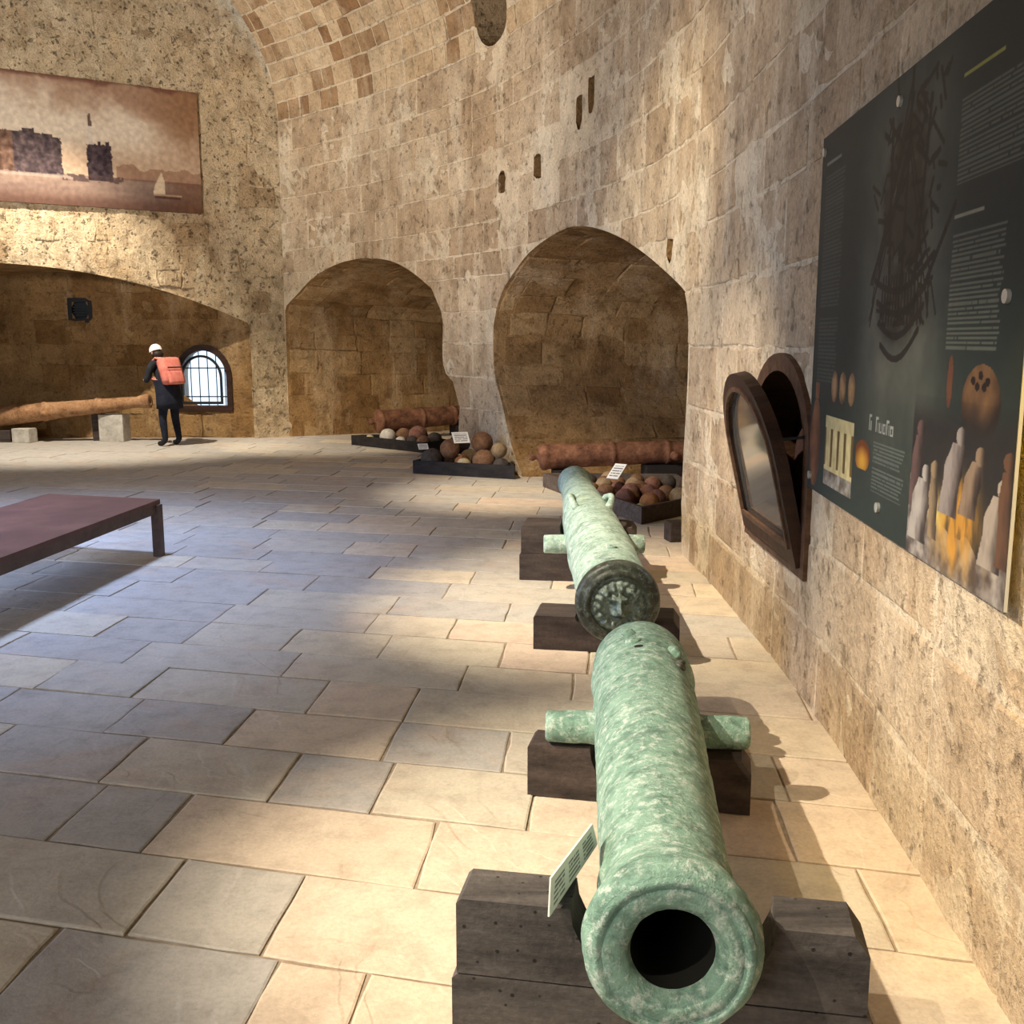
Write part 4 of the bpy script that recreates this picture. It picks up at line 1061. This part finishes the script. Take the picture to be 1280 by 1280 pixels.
def beam(name, cx, cy, sx, sy, sz, rz, label, cat, mat, z0=0):
    o = thing(name, (cx, cy, z0), label, cat); V, F = boxgeo((cx, cy, z0 + sz / 2), sx, sy, sz, rz, .01); mk('block', V, F, mat, o); return o
beam('cannon_cradle', .62, 12.29, .26, .30, .15, R(5), 'short dark block under the breech of the right alcove cannon', 'wooden support', M['tray'])
beam('cannon_cradle', 2.15, 12.42, 1.1, .34, .20, R(5), 'long black beam under the right alcove cannon barrel', 'wooden support', M['tray'])
iron_cannon((-2.30, 17.55, .31), (.2, 19.0, .42), .19, .14, 'brown iron cannon in the left alcove behind the stone balls', M['rust'])
beam('cannon_cradle', -1.95, 17.74, .30, .44, .12, R(30), 'dark block under the breech of the left alcove cannon', 'wooden support', M['tray'])
beam('cannon_cradle', -.9, 18.35, .30, .40, .19, R(30), 'dark block under the barrel of the left alcove cannon', 'wooden support', M['tray'])
iron_cannon((-9.6, 17.20, .325), (-6.05, 17.20, .685), .20, .092, 'long tan iron cannon propped muzzle-up in the recess beside the person', M['tanrust'])
beam('stone_plinth', -6.72, 17.32, .42, .30, .45, R(-4), 'tall pale stone plinth under the muzzle end of the recess cannon', 'plinth', M['plinth'])
beam('timber_post', -7.02, 17.42, .16, .22, .46, 0, 'dark timber post beside the tall pale plinth in the recess', 'wooden support', M['oak2'])
beam('stone_plinth', -8.15, 17.10, .30, .26, .235, R(-6), 'low pale stone plinth under the thick end of the recess cannon', 'plinth', M['plinth'])
beam('timber_post', -8.55, 17.22, .34, .30, .20, 0, 'dark timber block beside the low pale plinth in the recess', 'wooden support', M['oak2'])

# ------------------------------------------------------------------ low steel bench platform
bench = thing('platform_bench', (-3.9, 6.8, 0), 'low rust-red steel platform bench with square legs', 'bench')
b00, b01 = Vector((-2.79, 8.02)), Vector((-3.80, 8.31)); dn = Vector((-.08, -1)).normalized()
BL = 4.6
Pq = [b00, b00 + dn * BL, b01 + dn * BL, b01]
Pq = [b00, b00 + dn * BL, b00 + dn * BL + (b01 - b00) * 2.0, b00 + (b01 - b00) * 1.02]
Pq = [b00, b00 + dn * BL, b01 + dn * BL, b01]
V, F = prism(Pq, lambda p, d: Vector((p[0], p[1], d)), .415, .45); mk('top', V, F, M['bench'], bench)
def strip(a, b, th, z0, z1, name, mat):
    e = (b - a).normalized(); n = Vector((-e.y, e.x)); V, F = prism([a, b, b + n * th, a + n * th], lambda p, d: Vector((p[0], p[1], d)), z0, z1); return mk(name, V, F, mat, bench)
cen = sum(Pq, Vector((0, 0))) / 4
sh = [p + (cen - p).normalized() * .012 for p in Pq]
for i in range(4): strip(sh[i], sh[(i + 1) % 4], -.04, .345, .414, 'apron', M['benchedge'])
for p in Pq:
    q = p + (cen - p).normalized() * .05; V, F = boxgeo((q.x, q.y, .2075), .07, .07, .413, math.atan2(dn.y, dn.x), .004); mk('leg', V, F, M['benchedge'], bench)

# ------------------------------------------------------------------ visitor by the window
t = NT('dark_jacket', .9, .2); a = t.noise(9, 5); t.col(t.ramp(a, [(.3, lin(30, 32, 36)), (.7, lin(48, 50, 56))])); M['jacket'] = t.bump(a, .4, .03).m
t = NT('navy_trousers', .9, .2); a = t.noise(8, 5); t.col(t.ramp(a, [(.3, lin(22, 24, 34)), (.7, lin(38, 42, 56))])); M['trous'] = t.bump(a, .4, .03).m
t = NT('skin', .55, .4); t.col(lin(196, 150, 124)); M['skin'] = t.m
t = NT('white_cloth', .9, .2); t.col(lin(236, 232, 222)); M['white'] = t.m
t = NT('salmon_cloth', .85, .2); a = t.noise(10, 5); t.col(t.ramp(a, [(.3, lin(198, 108, 96)), (.7, lin(226, 140, 124))])); M['pink'] = t.bump(a, .3, .02).m
t = NT('dark_hair', .6, .3); t.col(lin(40, 32, 28)); M['hair'] = t.m
PP = Vector((-5.52, 16.56, 0)); FD = Vector((-.80, .60, 0)).normalized(); LD = Vector((-FD.y, FD.x, 0))
pl = lambda x, y, z: PP + FD * x + LD * y + Vector((0, 0, z))
person = thing('person', PP, 'person in dark jacket and white cap leaning forward by the recess window', 'person')
vs_, es_, rs_ = [], [], []
def vtx(x, y, z, r, par=None):
    vs_.append((x, y, z)); rs_.append(r)
    if par is not None: es_.append((par, len(vs_) - 1))
    return len(vs_) - 1
pel = vtx(0, 0, .86, (.155, .125)); wst = vtx(.04, 0, 1.0, (.15, .115), pel); chs = vtx(.12, 0, 1.18, (.165, .125), wst); nkb = vtx(.19, 0, 1.335, (.10, .085), chs)
nk = vtx(.23, 0, 1.40, (.055, .055), nkb); hd = vtx(.275, 0, 1.475, (.078, .085), nk); ht = vtx(.30, 0, 1.555, (.070, .078), hd)
for s_ in (1, -1):
    shd = vtx(.165, s_ * .175, 1.30, (.066, .066), nkb); elb = vtx(.21, s_ * .255, 1.05, (.05, .05), shd); wr = vtx(.40, s_ * .13, 1.03, (.034, .034), elb); hnd = vtx(.46, s_ * .09, 1.05, (.034, .022), wr)
    for k in range(4): f1 = vtx(.50, s_ * (.065 + .017 * k), 1.065 - .006 * k, (.0095,) * 2, hnd); f2 = vtx(.535 - .006 * abs(k - 1.3), s_ * (.05 + .017 * k), 1.055 - .004 * k, (.008,) * 2, f1)
    th_ = vtx(.46, s_ * .05, 1.085, (.010,) * 2, hnd); vtx(.49, s_ * .035, 1.10, (.009,) * 2, th_)
    hp = vtx(-.005, s_ * .092, .80, (.098, .10), pel); kn = vtx(.035, s_ * .115, .46, (.068, .068), hp); an = vtx(-.03, s_ * .13, .10, (.048, .05), kn); ft = vtx(.05, s_ * .135, .045, (.046, .04), an); vtx(.15, s_ * .145, .035, (.040, .030), ft)
me = D.meshes.new('body'); me.from_pydata(vs_, es_, []); bo = D.objects.new('body_build', me); COL.objects.link(bo)
md = bo.modifiers.new('skin', 'SKIN'); md.use_smooth_shade = True
for i, r in enumerate(rs_): me.skin_vertices[0].data[i].radius = r
me.skin_vertices[0].data[pel].use_root = True
sb = bo.modifiers.new('sub', 'SUBSURF'); sb.levels = 2; sb.render_levels = 2
bpy.context.view_layer.update()
ev = bo.evaluated_get(bpy.context.evaluated_depsgraph_get()); em = ev.to_mesh()
BV = [v_.co.copy() for v_ in em.vertices]; BF = [list(p.vertices) for p in em.polygons]; ev.to_mesh_clear(); D.objects.remove(bo)
# nose and ears belong to the head
def ellipsoid(c, sx, sy, sz, n=10, m=8):
    V, F = [], []
    for i in range(m + 1):
        for k in range(n):
            a, b = math.pi * i / m, 2 * math.pi * k / n; V.append(Vector(c) + Vector((sx * math.sin(a) * math.cos(b), sy * math.sin(a) * math.sin(b), sz * math.cos(a))))
    for i in range(m):
        for k in range(n): F.append([i * n + k, (i + 1) * n + k, (i + 1) * n + (k + 1) % n, i * n + (k + 1) % n])
    return V, F
BV, BF = merge((BV, BF), ellipsoid((.365, 0, 1.48), .022, .014, .024), ellipsoid((.27, .085, 1.485), .018, .010, .028), ellipsoid((.27, -.085, 1.485), .018, .010, .028))
body = mk('body', [pl(*v_) for v_ in BV], BF, M['jacket'], person, smooth=True)
for m_ in ('trous', 'skin', 'iron'): body.data.materials.append(M[m_])
for p in body.data.polygons:
    c = sum((BV[i] for i in p.vertices), Vector()) / len(p.vertices)
    p.material_index = 3 if c.z < .095 else (1 if c.z < .84 else (2 if (c.z > 1.385 and abs(c.y) < .12) or (c.x > .415 and c.z < 1.15) else 0))
V, F = [], []
for i, (z, x, rx, ry) in enumerate(((1.06, .06, .185, .205), (.95, .03, .175, .20), (.82, .01, .18, .205), (.70, .0, .185, .215), (.60, -.005, .19, .22), (.605, -.005, .175, .205), (.75, .0, .165, .19))):
    for k in range(28):
        a = 2 * math.pi * k / 28; wv = 1 + .025 * math.sin(a * 7 + z * 6); V.append(pl(x + rx * math.cos(a) * wv, ry * math.sin(a) * wv, z))
for i in range(6):
    for k in range(28): F.append([i * 28 + k, i * 28 + (k + 1) % 28, (i + 1) * 28 + (k + 1) % 28, (i + 1) * 28 + k])
mk('coat_skirt', V, F, M['trous'], person, smooth=True)
cv, cf = [], []
for i in range(9):
    for k in range(24):
        a, b = (math.pi * .54) * i / 8, 2 * math.pi * k / 24; q = Vector((.108 * math.sin(a) * math.cos(b), .100 * math.sin(a) * math.sin(b), .112 * math.cos(a)))
        q = Matrix.Rotation(R(22), 3, 'Y') @ q; cv.append(pl(.288 + q.x, q.y, 1.515 + q.z))
for i in range(8):
    for k in range(24): cf.append([i * 24 + k, (i + 1) * 24 + k, (i + 1) * 24 + (k + 1) % 24, i * 24 + (k + 1) % 24])
tag(mk('cap', cv, cf, M['white'], person, smooth=True), 'white cap')
V, F = ellipsoid((.235, 0, 1.455), .085, .092, .075, 16, 10); mk('hair', [pl(*q) for q in V], F, M['hair'], person, smooth=True)
for s_ in (1, -1): V, F = ellipsoid((.345, s_ * .034, 1.505), .010, .013, .009); mk('eye', [pl(*q) for q in V], F, M['hair'], person, smooth=True)
# backpack worn by the visitor
bp = thing('backpack', pl(-.12, 0, 1.05), 'salmon pink backpack worn on the back of the person by the window', 'backpack')
def pack(cx, cz, dx, wy, hz, bev):
    V, F = boxgeo((0, 0, 0), dx, wy, hz, 0, bev); Mr = Matrix.Rotation(R(22), 3, 'Y')
    return [pl(*(Mr @ q + Vector((cx, 0, cz)))) for q in V], F
V, F = pack(-.085, 1.20, .19, .36, .44, .07); bag = mk('bag', V, F, M['pink'], bp, smooth=True)
V, F = pack(-.205, 1.10, .08, .28, .22, .035); pk = mk('front_pocket', V, F, M['pink'], bp, smooth=True)
V, F = pack(-.195, 1.26, .012, .26, .02, .004); mk('zip', V, F, M['iron'], bag)
for s_ in (1, -1):
    V, F = tube([pl(*q) for q in ((.02, s_ * .12, 1.38), (.12, s_ * .13, 1.405), (.24, s_ * .13, 1.33), (.27, s_ * .14, 1.20), (.17, s_ * .18, 1.08), (.0, s_ * .16, 1.03))], .018, 8); mk('shoulder_strap', V, F, M['pink'], bp, smooth=True)
